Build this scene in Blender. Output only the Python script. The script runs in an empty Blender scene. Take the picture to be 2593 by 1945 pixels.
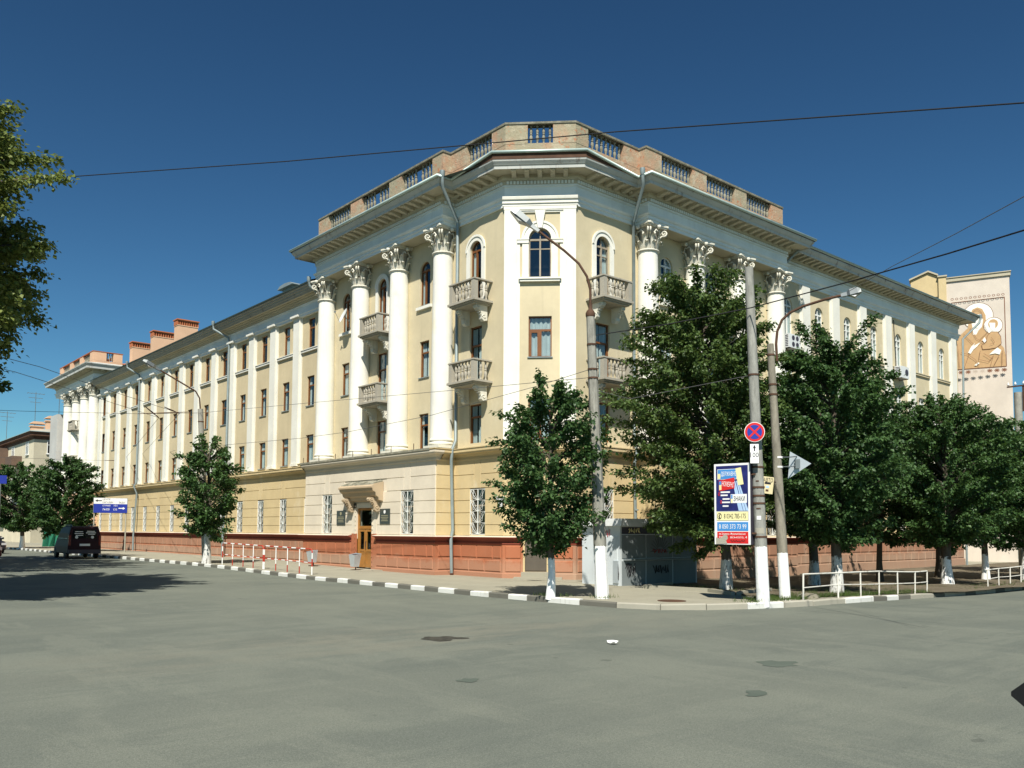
import bpy, math, random
import numpy as np
from mathutils import Matrix, Vector
random.seed(7)
R = math.radians
S = bpy.context.scene
C = S.collection

# ------------------------------------------------------------------ camera, sky, sun, exposure
def setup_view():
    cam = bpy.data.cameras.new('camera'); co = bpy.data.objects.new('camera', cam); C.objects.link(co)
    yaw, pit, rol = R(40.754), R(3.605), R(-.298)
    fw = Vector((math.sin(yaw)*math.cos(pit), math.cos(yaw)*math.cos(pit), math.sin(pit)))
    rt = Vector((math.cos(yaw), -math.sin(yaw), 0)); dn = fw.cross(rt)
    rt2 = math.cos(rol)*rt + math.sin(rol)*dn; dn2 = -math.sin(rol)*rt + math.cos(rol)*dn
    m = Matrix((rt2, -dn2, -fw)).transposed().to_4x4(); m.translation = (0, 0, 1.65)
    co.matrix_world = m
    cam.sensor_width = 36; cam.lens = 36*2176.1/2593; cam.shift_y = 235.6/2593
    cam.clip_start = .05; cam.clip_end = 5000
    S.camera = co
    w = bpy.data.worlds.new('World'); S.world = w; w.use_nodes = True
    nt = w.node_tree; nt.nodes.clear()
    sky = nt.nodes.new('ShaderNodeTexSky'); sky.sky_type = 'NISHITA'; sky.sun_disc = False
    sky.sun_elevation = R(50.2); sky.sun_rotation = R(225)
    sky.altitude = 300; sky.air_density = 1.0; sky.dust_density = .25; sky.ozone_density = 2.2
    gm = nt.nodes.new('ShaderNodeGamma'); gm.inputs[1].default_value = 1.45
    bg = nt.nodes.new('ShaderNodeBackground'); bg.inputs[1].default_value = .05
    out = nt.nodes.new('ShaderNodeOutputWorld')
    tint = nt.nodes.new('ShaderNodeMix'); tint.data_type = 'RGBA'; tint.blend_type = 'MULTIPLY'; tint.inputs[0].default_value = 1; tint.inputs[7].default_value = (.335, .515, .515, 1)
    nt.links.new(sky.outputs[0], gm.inputs[0]); nt.links.new(gm.outputs[0], tint.inputs[6]); nt.links.new(tint.outputs[2], bg.inputs[0]); nt.links.new(bg.outputs[0], out.inputs[0])
    sl = bpy.data.lights.new('sun', 'SUN'); sl.energy = 5.0; sl.angle = R(.53); sl.color = (1, .952, .86)
    so = bpy.data.objects.new('sun', sl); C.objects.link(so); so.location = (-20, -20, 40)
    so.rotation_euler = Vector((1, 1, -1.7)).to_track_quat('-Z', 'Y').to_euler()
    v = S.view_settings; v.view_transform = 'Standard'; v.look = 'None'; v.exposure = .5; v.gamma = 1; v.use_curve_mapping = False
setup_view()

# ------------------------------------------------------------------ materials
def srgb(r, g, b):
    f = lambda c: c/12.92 if c <= .04045 else ((c+.055)/1.055)**2.4
    return (f(r/255), f(g/255), f(b/255))
class NT:
    def __init__(s, name):
        s.m = bpy.data.materials.new(name); s.m.use_nodes = True; s.t = s.m.node_tree
        s.p = s.t.nodes['Principled BSDF']; s.pos = None
    def n(s, typ, **kw):
        x = s.t.nodes.new(typ)
        for k, v in kw.items(): setattr(x, k, v)
        return x
    def l(s, a, b): s.t.links.new(a, b)
    def geo(s):
        if not s.pos: s.pos = s.n('ShaderNodeNewGeometry').outputs['Position']
        return s.pos
    def mp(s, sc, src=None):
        x = s.n('ShaderNodeMapping'); x.inputs['Scale'].default_value = sc; s.l(src or s.geo(), x.inputs[0]); return x.outputs[0]
    def noise(s, scale, detail=5, rough=.6, vec=None):
        x = s.n('ShaderNodeTexNoise'); x.inputs['Scale'].default_value = scale; x.inputs['Detail'].default_value = detail; x.inputs['Roughness'].default_value = rough
        s.l(vec or s.geo(), x.inputs[0]); return x.outputs[0]
    def ramp(s, f, a, b, ca=(0, 0, 0), cb=(1, 1, 1)):
        x = s.n('ShaderNodeValToRGB'); e = x.color_ramp.elements
        e[0].position = a; e[1].position = b; e[0].color = (*ca, 1); e[1].color = (*cb, 1); s.l(f, x.inputs[0]); return x.outputs[0]
    def mix(s, f, a, b, mode='MIX'):
        x = s.n('ShaderNodeMix', data_type='RGBA', blend_type=mode)
        for i, v in ((0, f), (6, a), (7, b)):
            if isinstance(v, (int, float)): x.inputs[i].default_value = v
            elif isinstance(v, tuple): x.inputs[i].default_value = (*v, 1)
            else: s.l(v, x.inputs[i])
        return x.outputs[2]
    def math(s, op, a, b=0.):
        x = s.n('ShaderNodeMath', operation=op)
        for i, v in ((0, a), (1, b)):
            if isinstance(v, (int, float)): x.inputs[i].default_value = v
            else: s.l(v, x.inputs[i])
        return x.outputs[0]
    def bump(s, f, st, d=.02):
        x = s.n('ShaderNodeBump'); x.inputs['Strength'].default_value = st; x.inputs['Distance'].default_value = d
        s.l(f, x.inputs['Height']); s.l(x.outputs[0], s.p.inputs['Normal'])
    def fin(s, col, rough=.85, spec=.3, metal=0):
        if isinstance(col, tuple): s.p.inputs['Base Color'].default_value = (*col, 1)
        else: s.l(col, s.p.inputs['Base Color'])
        s.p.inputs['Roughness'].default_value = rough; s.p.inputs['Specular IOR Level'].default_value = spec; s.p.inputs['Metallic'].default_value = metal
        return s.m
def plain(name, c, rough=.6, spec=.3, metal=0, var=.12, sc=3.):
    t = NT(name); d = tuple(x*(1-var) for x in c); e = tuple(min(1, x*(1+var*.6)) for x in c)
    col = t.mix(t.ramp(t.noise(sc), .3, .7), d, e)
    return t.fin(col, rough, spec, metal)
def plaster(name, c, stain=(.36, .31, .22), amt=.5, streak=.5, bump=.25, light=None, splash=None):
    t = NT(name)
    big = t.noise(.55, 6, .65); fine = t.noise(7, 5, .7)
    d = tuple(x*.86 for x in c); e = tuple(min(.93, x*1.06) for x in c)
    col = t.mix(t.ramp(big, .3, .7), d, e)
    col = t.mix(t.math('MULTIPLY', t.ramp(fine, .45, .75), .16), col, tuple(x*.8 for x in c))
    st = t.noise(1.0, 5, .7, t.mp((3.2, 3.2, .22)))
    col = t.mix(t.math('MULTIPLY', t.ramp(st, .56, .78), streak*amt), col, stain)
    if light:
        col = t.mix(t.math('MULTIPLY', t.ramp(t.noise(.9, 6, .7, t.mp((1, 1, .6))), .58, .7), .6), col, light)
    if splash:    # mud and dust splashed up from the pavement
        sp = t.n('ShaderNodeSeparateXYZ'); t.l(t.geo(), sp.inputs[0]); hgt = t.math('ADD', sp.outputs[2], t.math('MULTIPLY', t.noise(2.2, 7, .75), -.9))
        col = t.mix(t.math('MULTIPLY', t.ramp(hgt, -.25, .25, (1, 1, 1), (0, 0, 0)), .4), col, splash)
        col = t.mix(t.math('MULTIPLY', t.ramp(t.noise(4.5, 8, .8), .62, .66), .5), col, tuple(x*.55 for x in c))
    t.bump(t.noise(60, 4, .7), bump, .01)
    return t.fin(col, .93, .15)
M = {}
M['cream'] = plaster('cream_plaster', (.605, .525, .350), light=(.67, .60, .44), amt=.62)
M['cream_wing'] = plaster('cream_plaster_wing', (.58, .49, .315))
M['ochre'] = plaster('ochre_plaster', (.60, .475, .265), light=(.66, .57, .39))
M['canopy'] = plaster('tan_canopy', (.46, .36, .24), amt=.5); M['pale'] = plaster('pale_pinkish_plaster', (.68, .605, .48), amt=.45)
M['white'] = plaster('white_limewash', (.80, .785, .70), stain=(.66, .58, .36), amt=.75, streak=.5, light=(.80, .72, .48))
M['white_wing'] = plaster('white_limewash_wing', (.74, .73, .65), stain=(.6, .55, .4), amt=.5)
M['frieze'] = plaster('grey_white_frieze', (.82, .85, .81), stain=(.52, .53, .5), amt=.5)
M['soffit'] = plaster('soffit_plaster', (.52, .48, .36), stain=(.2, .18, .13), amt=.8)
M['ornament'] = plaster('weathered_ornament', (.68, .66, .56), stain=(.33, .31, .25), amt=.8, streak=.8, bump=.6)
M['stone_grey'] = plaster('grey_cast_stone', (.40, .37, .30), stain=(.13, .12, .10), amt=.8, streak=.8, bump=.6)
M['terracotta'] = plaster(splash=(.42, .29, .20), name='terracotta_paint', c=(.40, .145, .074), stain=(.36, .25, .18), amt=.5, streak=.4, bump=.35, light=(.40, .20, .12))
M['maroon'] = plaster('maroon_paint', (.26, .07, .045), stain=(.2, .09, .07), amt=.3)
M['dusty_red'] = plaster(splash=(.42, .32, .23), name='dusty_terracotta', c=(.36, .19, .12), stain=(.42, .33, .25), amt=.9, streak=.7, light=(.38, .28, .20))
def parapet_mat():
    t = NT('weathered_parapet')
    a = t.ramp(t.math('ADD', t.math('MULTIPLY', t.noise(1.6, 7, .7), .5), t.math('MULTIPLY', t.noise(.45, 2, .5), .5)), .44, .58); b = t.ramp(t.noise(2.4, 6, .75), .52, .60); c = t.ramp(t.noise(5, 6, .75), .58, .64)
    col = t.mix(a, (.34, .305, .21), (.46, .285, .185)); col = t.mix(t.math('MULTIPLY', b, .8), col, (.45, .40, .29)); col = t.mix(t.math('MULTIPLY', c, .8), col, (.46, .14, .06))
    k = t.ramp(t.noise(3.2, 6, .8), .6, .68); col = t.mix(t.math('MULTIPLY', k, .6), col, (.12, .11, .09))
    t.bump(t.noise(9, 8, .75), .7, .05); return t.fin(col, .95, .1)
M['parapet'] = parapet_mat()
def lichen():
    t = NT('lichen_coping'); col = t.mix(t.ramp(t.noise(4, 6, .7), .4, .65), (.19, .185, .14), (.33, .31, .24)); t.bump(t.noise(20, 6, .7), .6, .03); return t.fin(col, .95, .1)
M['coping'] = lichen()
M['salmon'] = plaster('salmon_plaster', (.66, .43, .28), amt=.3); M['brick'] = plaster('brick_red', (.45, .155, .07), stain=(.2, .07, .04), amt=.6)
M['gutter'] = plain('pale_green_zinc', (.42, .52, .48), .4, .5, .3); M['pipe'] = plain('grey_zinc', (.25, .30, .30), .45, .5, .2)
M['roof'] = plain('dark_green_sheet_roof', (.06, .085, .075), .5, .4); M['fascia'] = plaster('flaking_fascia', (.52, .53, .49), stain=(.13, .06, .045), amt=1., streak=1.); M['eave'] = plaster('shaded_grey_eave_plaster', (.36, .35, .29), stain=(.12, .10, .08), amt=.9, streak=.9)  # eave: tan-grey plaster, darkened for the shade under the wing's crown moulding
M['wood'] = plain('brown_window_wood', (.19, .072, .022), .5, .35, 0, .25); M['oldwood'] = plain('weathered_window_wood', (.34, .29, .22), .8, .2, 0, .3)
M['whitewood'] = plain('white_window_frame', (.74, .74, .70), .5); M['doorwood'] = plain('varnished_door_wood', (.36, .16, .035), .4, .4, 0, .2)
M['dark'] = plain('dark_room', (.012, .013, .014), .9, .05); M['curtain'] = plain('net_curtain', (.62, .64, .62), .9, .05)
M['grille'] = plain('white_grille_paint', (.72, .74, .70), .5)
M['metal_door'] = plain('grey_metal_door', (.10, .085, .065), .5, .4)
def glass():
    t = NT('window_glass'); nt = t.t; nt.nodes.remove(t.p)
    tr = t.n('ShaderNodeBsdfTransparent'); tr.inputs[0].default_value = (.72, .80, .80, 1)
    g = t.n('ShaderNodeBsdfGlossy'); g.inputs[0].default_value = (.85, .9, .9, 1); g.inputs[1].default_value = .015
    bp = t.n('ShaderNodeBump'); bp.inputs['Strength'].default_value = .05; bp.inputs['Distance'].default_value = .05
    t.l(t.noise(1.7, 2, .5), bp.inputs['Height']); t.l(bp.outputs[0], g.inputs['Normal'])
    ge = t.n('ShaderNodeNewGeometry'); dt = t.n('ShaderNodeVectorMath', operation='DOT_PRODUCT'); t.l(ge.outputs['Normal'], dt.inputs[0]); t.l(ge.outputs['Incoming'], dt.inputs[1])
    fac = t.math('ADD', t.math('MULTIPLY', t.math('POWER', t.math('SUBTRACT', 1., t.math('ABSOLUTE', dt.outputs['Value'])), 5.), .85), .10)
    mx = t.n('ShaderNodeMixShader'); t.l(fac, mx.inputs[0]); t.l(tr.outputs[0], mx.inputs[1]); t.l(g.outputs[0], mx.inputs[2])
    t.l(mx.outputs[0], nt.nodes['Material Output'].inputs[0]); return t.m
M['glass'] = glass()
def concrete(name='pole_concrete', c=(.36, .35, .30)):
    t = NT(name); col = t.mix(t.ramp(t.noise(6, 7, .7), .35, .7), tuple(x*.72 for x in c), c)
    col = t.mix(t.math('MULTIPLY', t.ramp(t.noise(1, 5, .7, t.mp((9, 9, .8))), .58, .72), .5), col, (.13, .12, .10)); t.bump(t.noise(40, 5, .7), .3, .01); return t.fin(col, .9, .15)
M['concrete'] = concrete(); M['concrete2'] = concrete('pole_concrete_brown', (.31, .285, .225))
def limewash(name, zt, base, c=(.86, .86, .83), ragged=.12, patchy=.0):
    # white limewash brushed on up to a ragged edge at zt above the object's base
    t = NT(name); oc = t.n('ShaderNodeTexCoord').outputs['Object']; sp = t.n('ShaderNodeSeparateXYZ'); t.l(oc, sp.inputs[0])
    nz = t.noise(9, 6, .75, oc); e = t.math('ADD', sp.outputs[2], t.math('MULTIPLY', t.math('SUBTRACT', nz, .5), ragged*4))
    f = t.math('LESS_THAN', e, zt)
    if patchy: f = t.math('MULTIPLY', f, t.ramp(t.noise(3.1, 7, .8, t.mp((3, 3, .9), oc)), .46-patchy*.1, .5))
    b = t.mix(t.ramp(t.noise(8, 6, .7, t.mp((1, 1, .25), oc)), .35, .68), tuple(x*.55 for x in base), base)
    w = t.mix(t.ramp(t.noise(6, 6, .75, oc), .52, .75), c, tuple(x*.8 for x in c))
    t.bump(t.noise(16, 6, .75, t.mp((1, 1, .35), oc)), .5, .03)
    return t.fin(t.mix(f, b, w), .92, .15)
def asphalt():
    t = NT('old_asphalt'); g = t.geo()
    fine = t.noise(120, 2, .8); grit = t.noise(42, 3, .8); mid = t.noise(.42, 8, .66); big = t.noise(.13, 3, .6); strk = t.noise(.9, 7, .72, t.mp((.16, 1.0, 1))); strk2 = t.noise(1.1, 7, .72, t.mp((.9, .2, 1)))
    col = t.mix(t.ramp(mid, .44, .56), (.128, .150, .124), (.172, .194, .156))
    col = t.mix(t.math('MULTIPLY', t.ramp(strk, .50, .57), .6), col, (.098, .121, .103))
    col = t.mix(t.math('MULTIPLY', t.ramp(big, .42, .58), .4), col, (.192, .208, .162))
    col = t.mix(t.math('MULTIPLY', t.ramp(strk2, .54, .60), .45), col, (.208, .226, .178))
    # dry dust swept into the middle of the crossing and along the kerb
    mpn = t.n('ShaderNodeMapping'); mpn.vector_type = 'POINT'; mpn.inputs['Location'].default_value = (-2.2, -14.4, 0); mpn.inputs['Rotation'].default_value = (0, 0, R(42)); mpn.inputs['Scale'].default_value = (.12, .42, 1)
    rel = t.n('ShaderNodeVectorMath', operation='SUBTRACT'); t.l(g, rel.inputs[0]); rel.inputs[1].default_value = (8.8, 12.0, 0)
    mpn.inputs['Location'].default_value = (0, 0, 0); t.l(rel.outputs[0], mpn.inputs[0]); ln = t.n('ShaderNodeVectorMath', operation='LENGTH'); t.l(mpn.outputs[0], ln.inputs[0])
    near = t.ramp(ln.outputs['Value'], .25, 1.1, (1, 1, 1), (0, 0, 0)); rip = t.ramp(t.noise(.75, 9, .74, t.mp((.45, 1.2, 1))), .42, .6)
    col = t.mix(t.math('MULTIPLY', t.math('MULTIPLY', near, rip), .75), col, (.255, .245, .182))
    col = t.mix(t.math('MULTIPLY', t.ramp(t.noise(1.7, 9, .78), .60, .70), .45), col, (.25, .25, .19))
    col = t.mix(t.math('MULTIPLY', t.ramp(t.noise(2.9, 9, .8), .62, .68), .4), col, (.085, .098, .082))
    col = t.mix(t.ramp(grit, .36, .66), t.mix(.26, col, (.05, .055, .045)), t.mix(.08, col, (.5, .5, .42)))
    col = t.mix(t.ramp(fine, .36, .74), t.mix(.45, col, (.04, .044, .036)), t.mix(.14, col, (.55, .54, .46)))
    spots = t.ramp(t.noise(2.1, 2, .5), .742, .756); col = t.mix(t.math('MULTIPLY', spots, .5), col, (.06, .066, .056))
    t.bump(grit, .5, .015); return t.fin(col, .92, .2)
M['asphalt'] = asphalt()
def dusty(name, a, b, sc=.8, bs=70, bd=.01, bst=.5):
    t = NT(name); col = t.mix(t.ramp(t.noise(sc, 8, .7), .3, .7), a, b)
    f = t.noise(bs, 4, .8); col = t.mix(t.math('MULTIPLY', t.ramp(f, .5, .8), .35), col, tuple(x*.5 for x in a))
    col = t.mix(t.math('MULTIPLY', t.ramp(t.noise(sc*3.3, 5, .8), .58, .7), .3), col, tuple(x*.6 for x in a))
    t.bump(f, bst, bd); return t.fin(col, .95, .1)
M['sidewalk'] = dusty('dusty_pavement', (.275, .26, .20), (.335, .318, .245)); M['dirt'] = dusty('bare_earth', (.12, .10, .068), (.20, .17, .12), 1.2, 25, .05, .8)
M['dust'] = dusty('sandy_grit', (.20, .18, .135), (.25, .225, .17), 1.5); M['patch'] = dusty('asphalt_patch', (.085, .105, .086), (.115, .135, .11), 2., 90)
M['rubble'] = dusty('broken_asphalt', (.05, .05, .042), (.16, .15, .12), 14, 60, .05, 1.)
M['ground'] = dusty('far_ground', (.09, .10, .06), (.14, .13, .09), .05, 1, .1, .2)
M['kerbwhite'] = plaster('kerb_white_paint', (.68, .68, .63), stain=(.26, .24, .19), amt=1., streak=.9, bump=.5, light=(.42, .40, .34)); M['kerbgrey'] = plaster('kerb_stone', (.15, .145, .12), stain=(.09, .09, .08), amt=.8, bump=.6)
M['kerbworn'] = plaster('kerb_worn_paint', (.38, .36, .29), stain=(.16, .15, .12), amt=1., bump=.6, light=(.62, .61, .56))
M['stepstone'] = plaster('step_stone', (.34, .32, .25), amt=.6)
def leafmat(name, a, b, tr):
    t = NT(name); nt = t.t
    rnd = t.n('ShaderNodeNewGeometry').outputs['Random Per Island']
    col = t.mix(rnd, a, b); t.fin(col, .5, .35)
    tl = t.n('ShaderNodeBsdfTranslucent'); t.l(t.mix(.5, col, tr), tl.inputs[0])
    mx = t.n('ShaderNodeMixShader'); mx.inputs[0].default_value = .28; t.l(t.p.outputs[0], mx.inputs[1]); t.l(tl.outputs[0], mx.inputs[2])
    t.l(mx.outputs[0], nt.nodes['Material Output'].inputs[0]); return t.m
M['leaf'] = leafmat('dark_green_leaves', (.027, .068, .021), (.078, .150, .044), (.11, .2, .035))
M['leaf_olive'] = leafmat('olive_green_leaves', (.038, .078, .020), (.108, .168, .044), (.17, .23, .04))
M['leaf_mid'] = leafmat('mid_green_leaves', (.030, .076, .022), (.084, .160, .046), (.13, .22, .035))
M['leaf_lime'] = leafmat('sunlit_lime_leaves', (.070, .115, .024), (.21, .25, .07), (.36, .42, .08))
M['grass'] = leafmat('grass_blades', (.04, .075, .015), (.09, .14, .03), (.2, .3, .05))
M['bark'] = concrete('bark', (.10, .08, .06))
M['black'] = plain('black_rubber', (.015, .015, .016), .6); M['wire'] = plain('cable_black', (.012, .012, .013), .7); M['wiregrey'] = plain('cable_grey', (.10, .10, .10), .6)
M['steel'] = plain('grey_steel', (.25, .27, .265), .4, .5, .6); M['rust'] = plain('rusty_steel', (.10, .055, .035), .8, .2, .1, .3); M['lamp_glass'] = plain('lamp_lens', (.35, .36, .33), .25, .5)
M['paint_white'] = plain('white_paint', (.78, .78, .75), .5); M['paint_red'] = plain('red_paint', (.42, .045, .025), .5); M['fence_white'] = plaster('peeling_fence_paint', (.66, .64, .57), stain=(.14, .07, .035), amt=1., streak=1., light=(.2, .11, .06))
M['kiosk'] = plaster('kiosk_grey_paint', (.58, .62, .63), stain=(.30, .31, .30), amt=.6); M['kiosk_front_shade'] = plaster('kiosk_front_shaded_paint', (.20, .225, .225), stain=(.09, .09, .08), amt=.8); M['kiosk_white'] = plain('kiosk_fascia_white', (.74, .75, .73), .5)  # front: kiosk grey darkened to stand for the foliage shade on it
M['spray_black'] = plain('spray_black', (.02, .02, .022), .7); M['spray_red'] = plain('spray_red', (.38, .02, .02), .6)
M['sign_blue'] = plain('sign_blue', (.020, .038, .30), .4, .4, 0, .04); M['sign_red'] = plain('sign_red', (.60, .022, .022), .35, .4, 0, .04); M['sign_white'] = plain('sign_white', (.80, .80, .78), .4, .4, 0, .04); M['sign_yellow'] = plain('sign_yellow', (.82, .72, .34), .4, .4, 0, .06)
M['navy'] = plain('poster_navy', (.018, .022, .13), .4, .4, 0, .3, 5); M['sky_blue'] = plain('poster_blue', (.06, .25, .58), .4, .4, 0, .06); M['advert_yellow'] = plain('faded_advert_yellow', (.66, .58, .34), .6); M['pale_yellow'] = plain('poster_yellow', (.83, .76, .40), .4, .4, 0, .04); M['ink'] = plain('black_print', (.015, .015, .02), .5)
M['streak_blue'] = plain('light_streak_print', (.42, .58, .80), .4); M['box_dark'] = plain('box_side', (.05, .045, .06), .5); M['silver'] = plain('silver_bin', (.50, .54, .56), .4, .5, .4)
M['plaque'] = plain('dark_plaque', (.05, .06, .055), .35, .5); M['plaque_text'] = plain('plaque_letters', (.30, .28, .18), .5)
M['car_red'] = plain('shaded_red_car_paint', (.022, .005, .010), .5, .2); M['car_black'] = plain('black_car_paint', (.012, .012, .018), .22, .6); M['car_glass'] = plain('car_glass', (.012, .013, .015), .05, .8); M['car_maroon'] = plain('maroon_car_paint', (.10, .02, .03), .25, .6)  # van red taken nearly to black, its shade put into the paint
M['tail_red'] = plain('tail_light', (.12, .006, .006), .2, .5); M['chrome'] = plain('headlamp_glass', (.7, .72, .75), .1, .6, .4)  # tail light red darkened as well, for the shade on the van
M['mural_wall'] = plaster('mural_wall', (.62, .55, .465), amt=.2); M['tan'] = plain('mural_tan', (.50, .325, .165), .8, .2, 0, .1); M['mural_light'] = plain('mural_cream', (.84, .82, .72), .8, .2, 0, .04); M['mural_line'] = plain('mural_line', (.20, .09, .05), .8); M['mural_grey'] = plain('mural_faded_star', (.5, .42, .34), .8)
M['far_wall'] = plaster('far_house_plaster', (.64, .58, .43), amt=.5); M['far_wall2'] = plaster('far_house_side_plaster', (.46, .42, .31), amt=.6); M['greywall'] = plaster('grey_gable_plaster', (.50, .50, .47), amt=.7); M['balc_brown'] = plain('brown_balcony_boards', (.13, .085, .06), .7)
M['green_board'] = plain('green_board', (.025, .19, .12), .6); M['ac'] = plain('ac_white', (.68, .70, .68), .4)
M['rock'] = plaster('rough_stone', (.22, .20, .15), bump=1.)

# ------------------------------------------------------------------ mesh builder and hierarchy
WM = {}
class Fr:
    """facade frame: u runs along the wall, d outward, z up"""
    def __init__(s, o, U, N, rot): s.o = np.array(o, float); s.U = np.array(U, float); s.N = np.array(N, float); s.rot = rot
    def p(s, u, d, z): q = s.o + u*s.U + d*s.N; return (q[0], q[1], z)
    def mat(s, u, d, z): return Matrix.Translation(s.p(u, d, z)) @ Matrix.Rotation(s.rot, 4, 'Z')
ID = Fr((0, 0), (1, 0), (0, 1), 0)
class MB:
    def __init__(s): s.v = []; s.f = []; s.mi = []; s.sm = []
    def add(s, vs, fs, m=0, smooth=False):
        o = len(s.v); s.v += [tuple(map(float, x)) for x in vs]
        for f in fs: s.f.append(tuple(i+o for i in f)); s.mi.append(m); s.sm.append(smooth)
        return s
    def hexa(s, b, t, m=0):
        return s.add(list(b)+list(t), [(3, 2, 1, 0), (4, 5, 6, 7), (0, 1, 5, 4), (1, 2, 6, 5), (2, 3, 7, 6), (3, 0, 4, 7)], m)
    def box(s, x0, x1, y0, y1, z0, z1, m=0, F=ID):
        return s.hexa([F.p(x0, y0, z0), F.p(x1, y0, z0), F.p(x1, y1, z0), F.p(x0, y1, z0)], [F.p(x0, y0, z1), F.p(x1, y0, z1), F.p(x1, y1, z1), F.p(x0, y1, z1)], m)
    def bev(s, u0, u1, d0, d1, z0, z1, b, m=0, F=ID):
        # a slab against the wall at d0, its face at d1 with bevelled edges
        return s.hexa([F.p(u0, d0, z0), F.p(u1, d0, z0), F.p(u1, d0, z1), F.p(u0, d0, z1)], [F.p(u0+b, d1, z0+b), F.p(u1-b, d1, z0+b), F.p(u1-b, d1, z1-b), F.p(u0+b, d1, z1-b)], m)
    def quad(s, a, b, c, d, m=0): return s.add([a, b, c, d], [(0, 1, 2, 3)], m)
    def prism(s, poly, h, m=0, F=None, d0=0, d1=0):
        # polygon extruded: F given -> poly is (u,z) extruded from d0 to d1; else (x,y) from h[0] to h[1]
        n = len(poly)
        if F: a = [F.p(u, d0, z) for u, z in poly]; b = [F.p(u, d1, z) for u, z in poly]
        else: a = [(x, y, h[0]) for x, y in poly]; b = [(x, y, h[1]) for x, y in poly]
        return s.add(a+b, [tuple(range(n))[::-1], tuple(range(n, 2*n))]+[(i, (i+1) % n, n+(i+1) % n, n+i) for i in range(n)], m)
    def tube(s, pts, r, n=6, m=0, cap=True, smooth=True):
        pts = [Vector(p) for p in pts]; k = len(pts); rs = r if isinstance(r, (list, tuple)) else [r]*k
        vs = []; up = Vector((0, 0, 1)); prev = None
        for i, p in enumerate(pts):
            t = (pts[min(i+1, k-1)]-pts[max(i-1, 0)]).normalized()
            if prev is None:
                a = t.cross(up); a = a if a.length > 1e-3 else t.cross(Vector((1, 0, 0)))
            else: a = prev - t*prev.dot(t); a = a if a.length > 1e-4 else t.cross(up)
            a.normalize(); prev = a; b = t.cross(a)
            vs += [p + (a*math.cos(j*2*math.pi/n)+b*math.sin(j*2*math.pi/n))*rs[i] for j in range(n)]
        fs = [(i*n+j, i*n+(j+1) % n, (i+1)*n+(j+1) % n, (i+1)*n+j) for i in range(k-1) for j in range(n)]
        s.add(vs, fs, m, smooth)
        if cap: s.add(vs[:n], [tuple(range(n))[::-1]], m); s.add(vs[-n:], [tuple(range(n))], m)
        return s
    def lathe(s, prof, c=(0, 0, 0), n=12, m=0, smooth=True, cap=True):
        vs = [(c[0]+r*math.cos(2*math.pi*j/n), c[1]+r*math.sin(2*math.pi*j/n), c[2]+z) for r, z in prof for j in range(n)]
        k = len(prof)
        s.add(vs, [(i*n+j, i*n+(j+1) % n, (i+1)*n+(j+1) % n, (i+1)*n+j) for i in range(k-1) for j in range(n)], m, smooth)
        if cap: s.add(vs[:n], [tuple(range(n))[::-1]], m); s.add(vs[-n:], [tuple(range(n))], m)
        return s
    def sweep(s, path, prof, m=0, side=1, ends=True):
        # profile (d,z) pushed outward (to the right of the path when side=1), mitred at each corner
        P = [np.array(p, float) for p in path]; k = len(P); nn = []
        for i in range(k-1):
            t = P[i+1]-P[i]; t /= np.linalg.norm(t); nn.append(np.array((t[1], -t[0]))*side)
        off = []
        for i in range(k):
            a = nn[max(i-1, 0)]; b = nn[min(i, k-2)]; h = a+b; h /= np.linalg.norm(h); off.append(h/max(.3, h.dot(a)))
        vs = [(*(P[i]+off[i]*d), z) for i in range(k) for d, z in prof]; q = len(prof)
        s.add(vs, [(i*q+j, (i+1)*q+j, (i+1)*q+j+1, i*q+j+1) for i in range(k-1) for j in range(q-1)], m)
        if ends: s.add(vs[:q], [tuple(range(q))], m); s.add(vs[-q:], [tuple(range(q))[::-1]], m)
        return s
    def mesh(s, name, mats, shift=(0, 0, 0)):
        me = bpy.data.meshes.new(name)
        me.from_pydata([(x-shift[0], y-shift[1], z-shift[2]) for x, y, z in s.v], [], s.f)
        for mt in (mats if isinstance(mats, (list, tuple)) else [mats]): me.materials.append(M[mt] if isinstance(mt, str) else mt)
        me.polygons.foreach_set('material_index', s.mi); me.polygons.foreach_set('use_smooth', s.sm); me.update(); return me
    def build(s, name, mats, parent=None, T=None, **kw):
        if not s.v: return None
        if T is None:
            a = np.array(s.v); lo = a.min(0); hi = a.max(0); sh = ((lo[0]+hi[0])/2, (lo[1]+hi[1])/2, lo[2])
            return put(name, s.mesh(name, mats, sh), parent, Matrix.Translation(sh), **kw)
        return put(name, s.mesh(name, mats), parent, T, **kw)
def put(name, data, parent=None, T=None, label=None, cat=None, group=None, kind=None):
    o = bpy.data.objects.new(name, data); C.objects.link(o); T = T or Matrix.Identity(4)
    WM[o.name] = T.copy()
    if parent: o.parent = parent; o.matrix_basis = WM[parent.name].inverted() @ T
    else: o.matrix_basis = T
    if label: o['label'] = label
    if cat: o['category'] = cat
    if group: o['group'] = group
    if kind: o['kind'] = kind
    return o
def thing(name, loc, label, cat, group=None, rot=0): return put(name, None, None, Matrix.Translation(loc) @ Matrix.Rotation(rot, 4, 'Z'), label, cat, group)
def TR(x, y, z, rot=0): return Matrix.Translation((x, y, z)) @ Matrix.Rotation(rot, 4, 'Z')
def dup(o, T, parent=None, label=None, keep=True):
    c = o.copy(); C.objects.link(c); old = WM[o.name]; WM[c.name] = T.copy()
    if parent: c.parent = parent; c.matrix_basis = WM[parent.name].inverted() @ T
    else: c.parent = None; c.matrix_basis = T
    if label: c['label'] = label
    for ch in list(o.children): dup(ch, T @ old.inverted() @ WM[ch.name], c)
    return c
TEXTS = []
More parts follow.
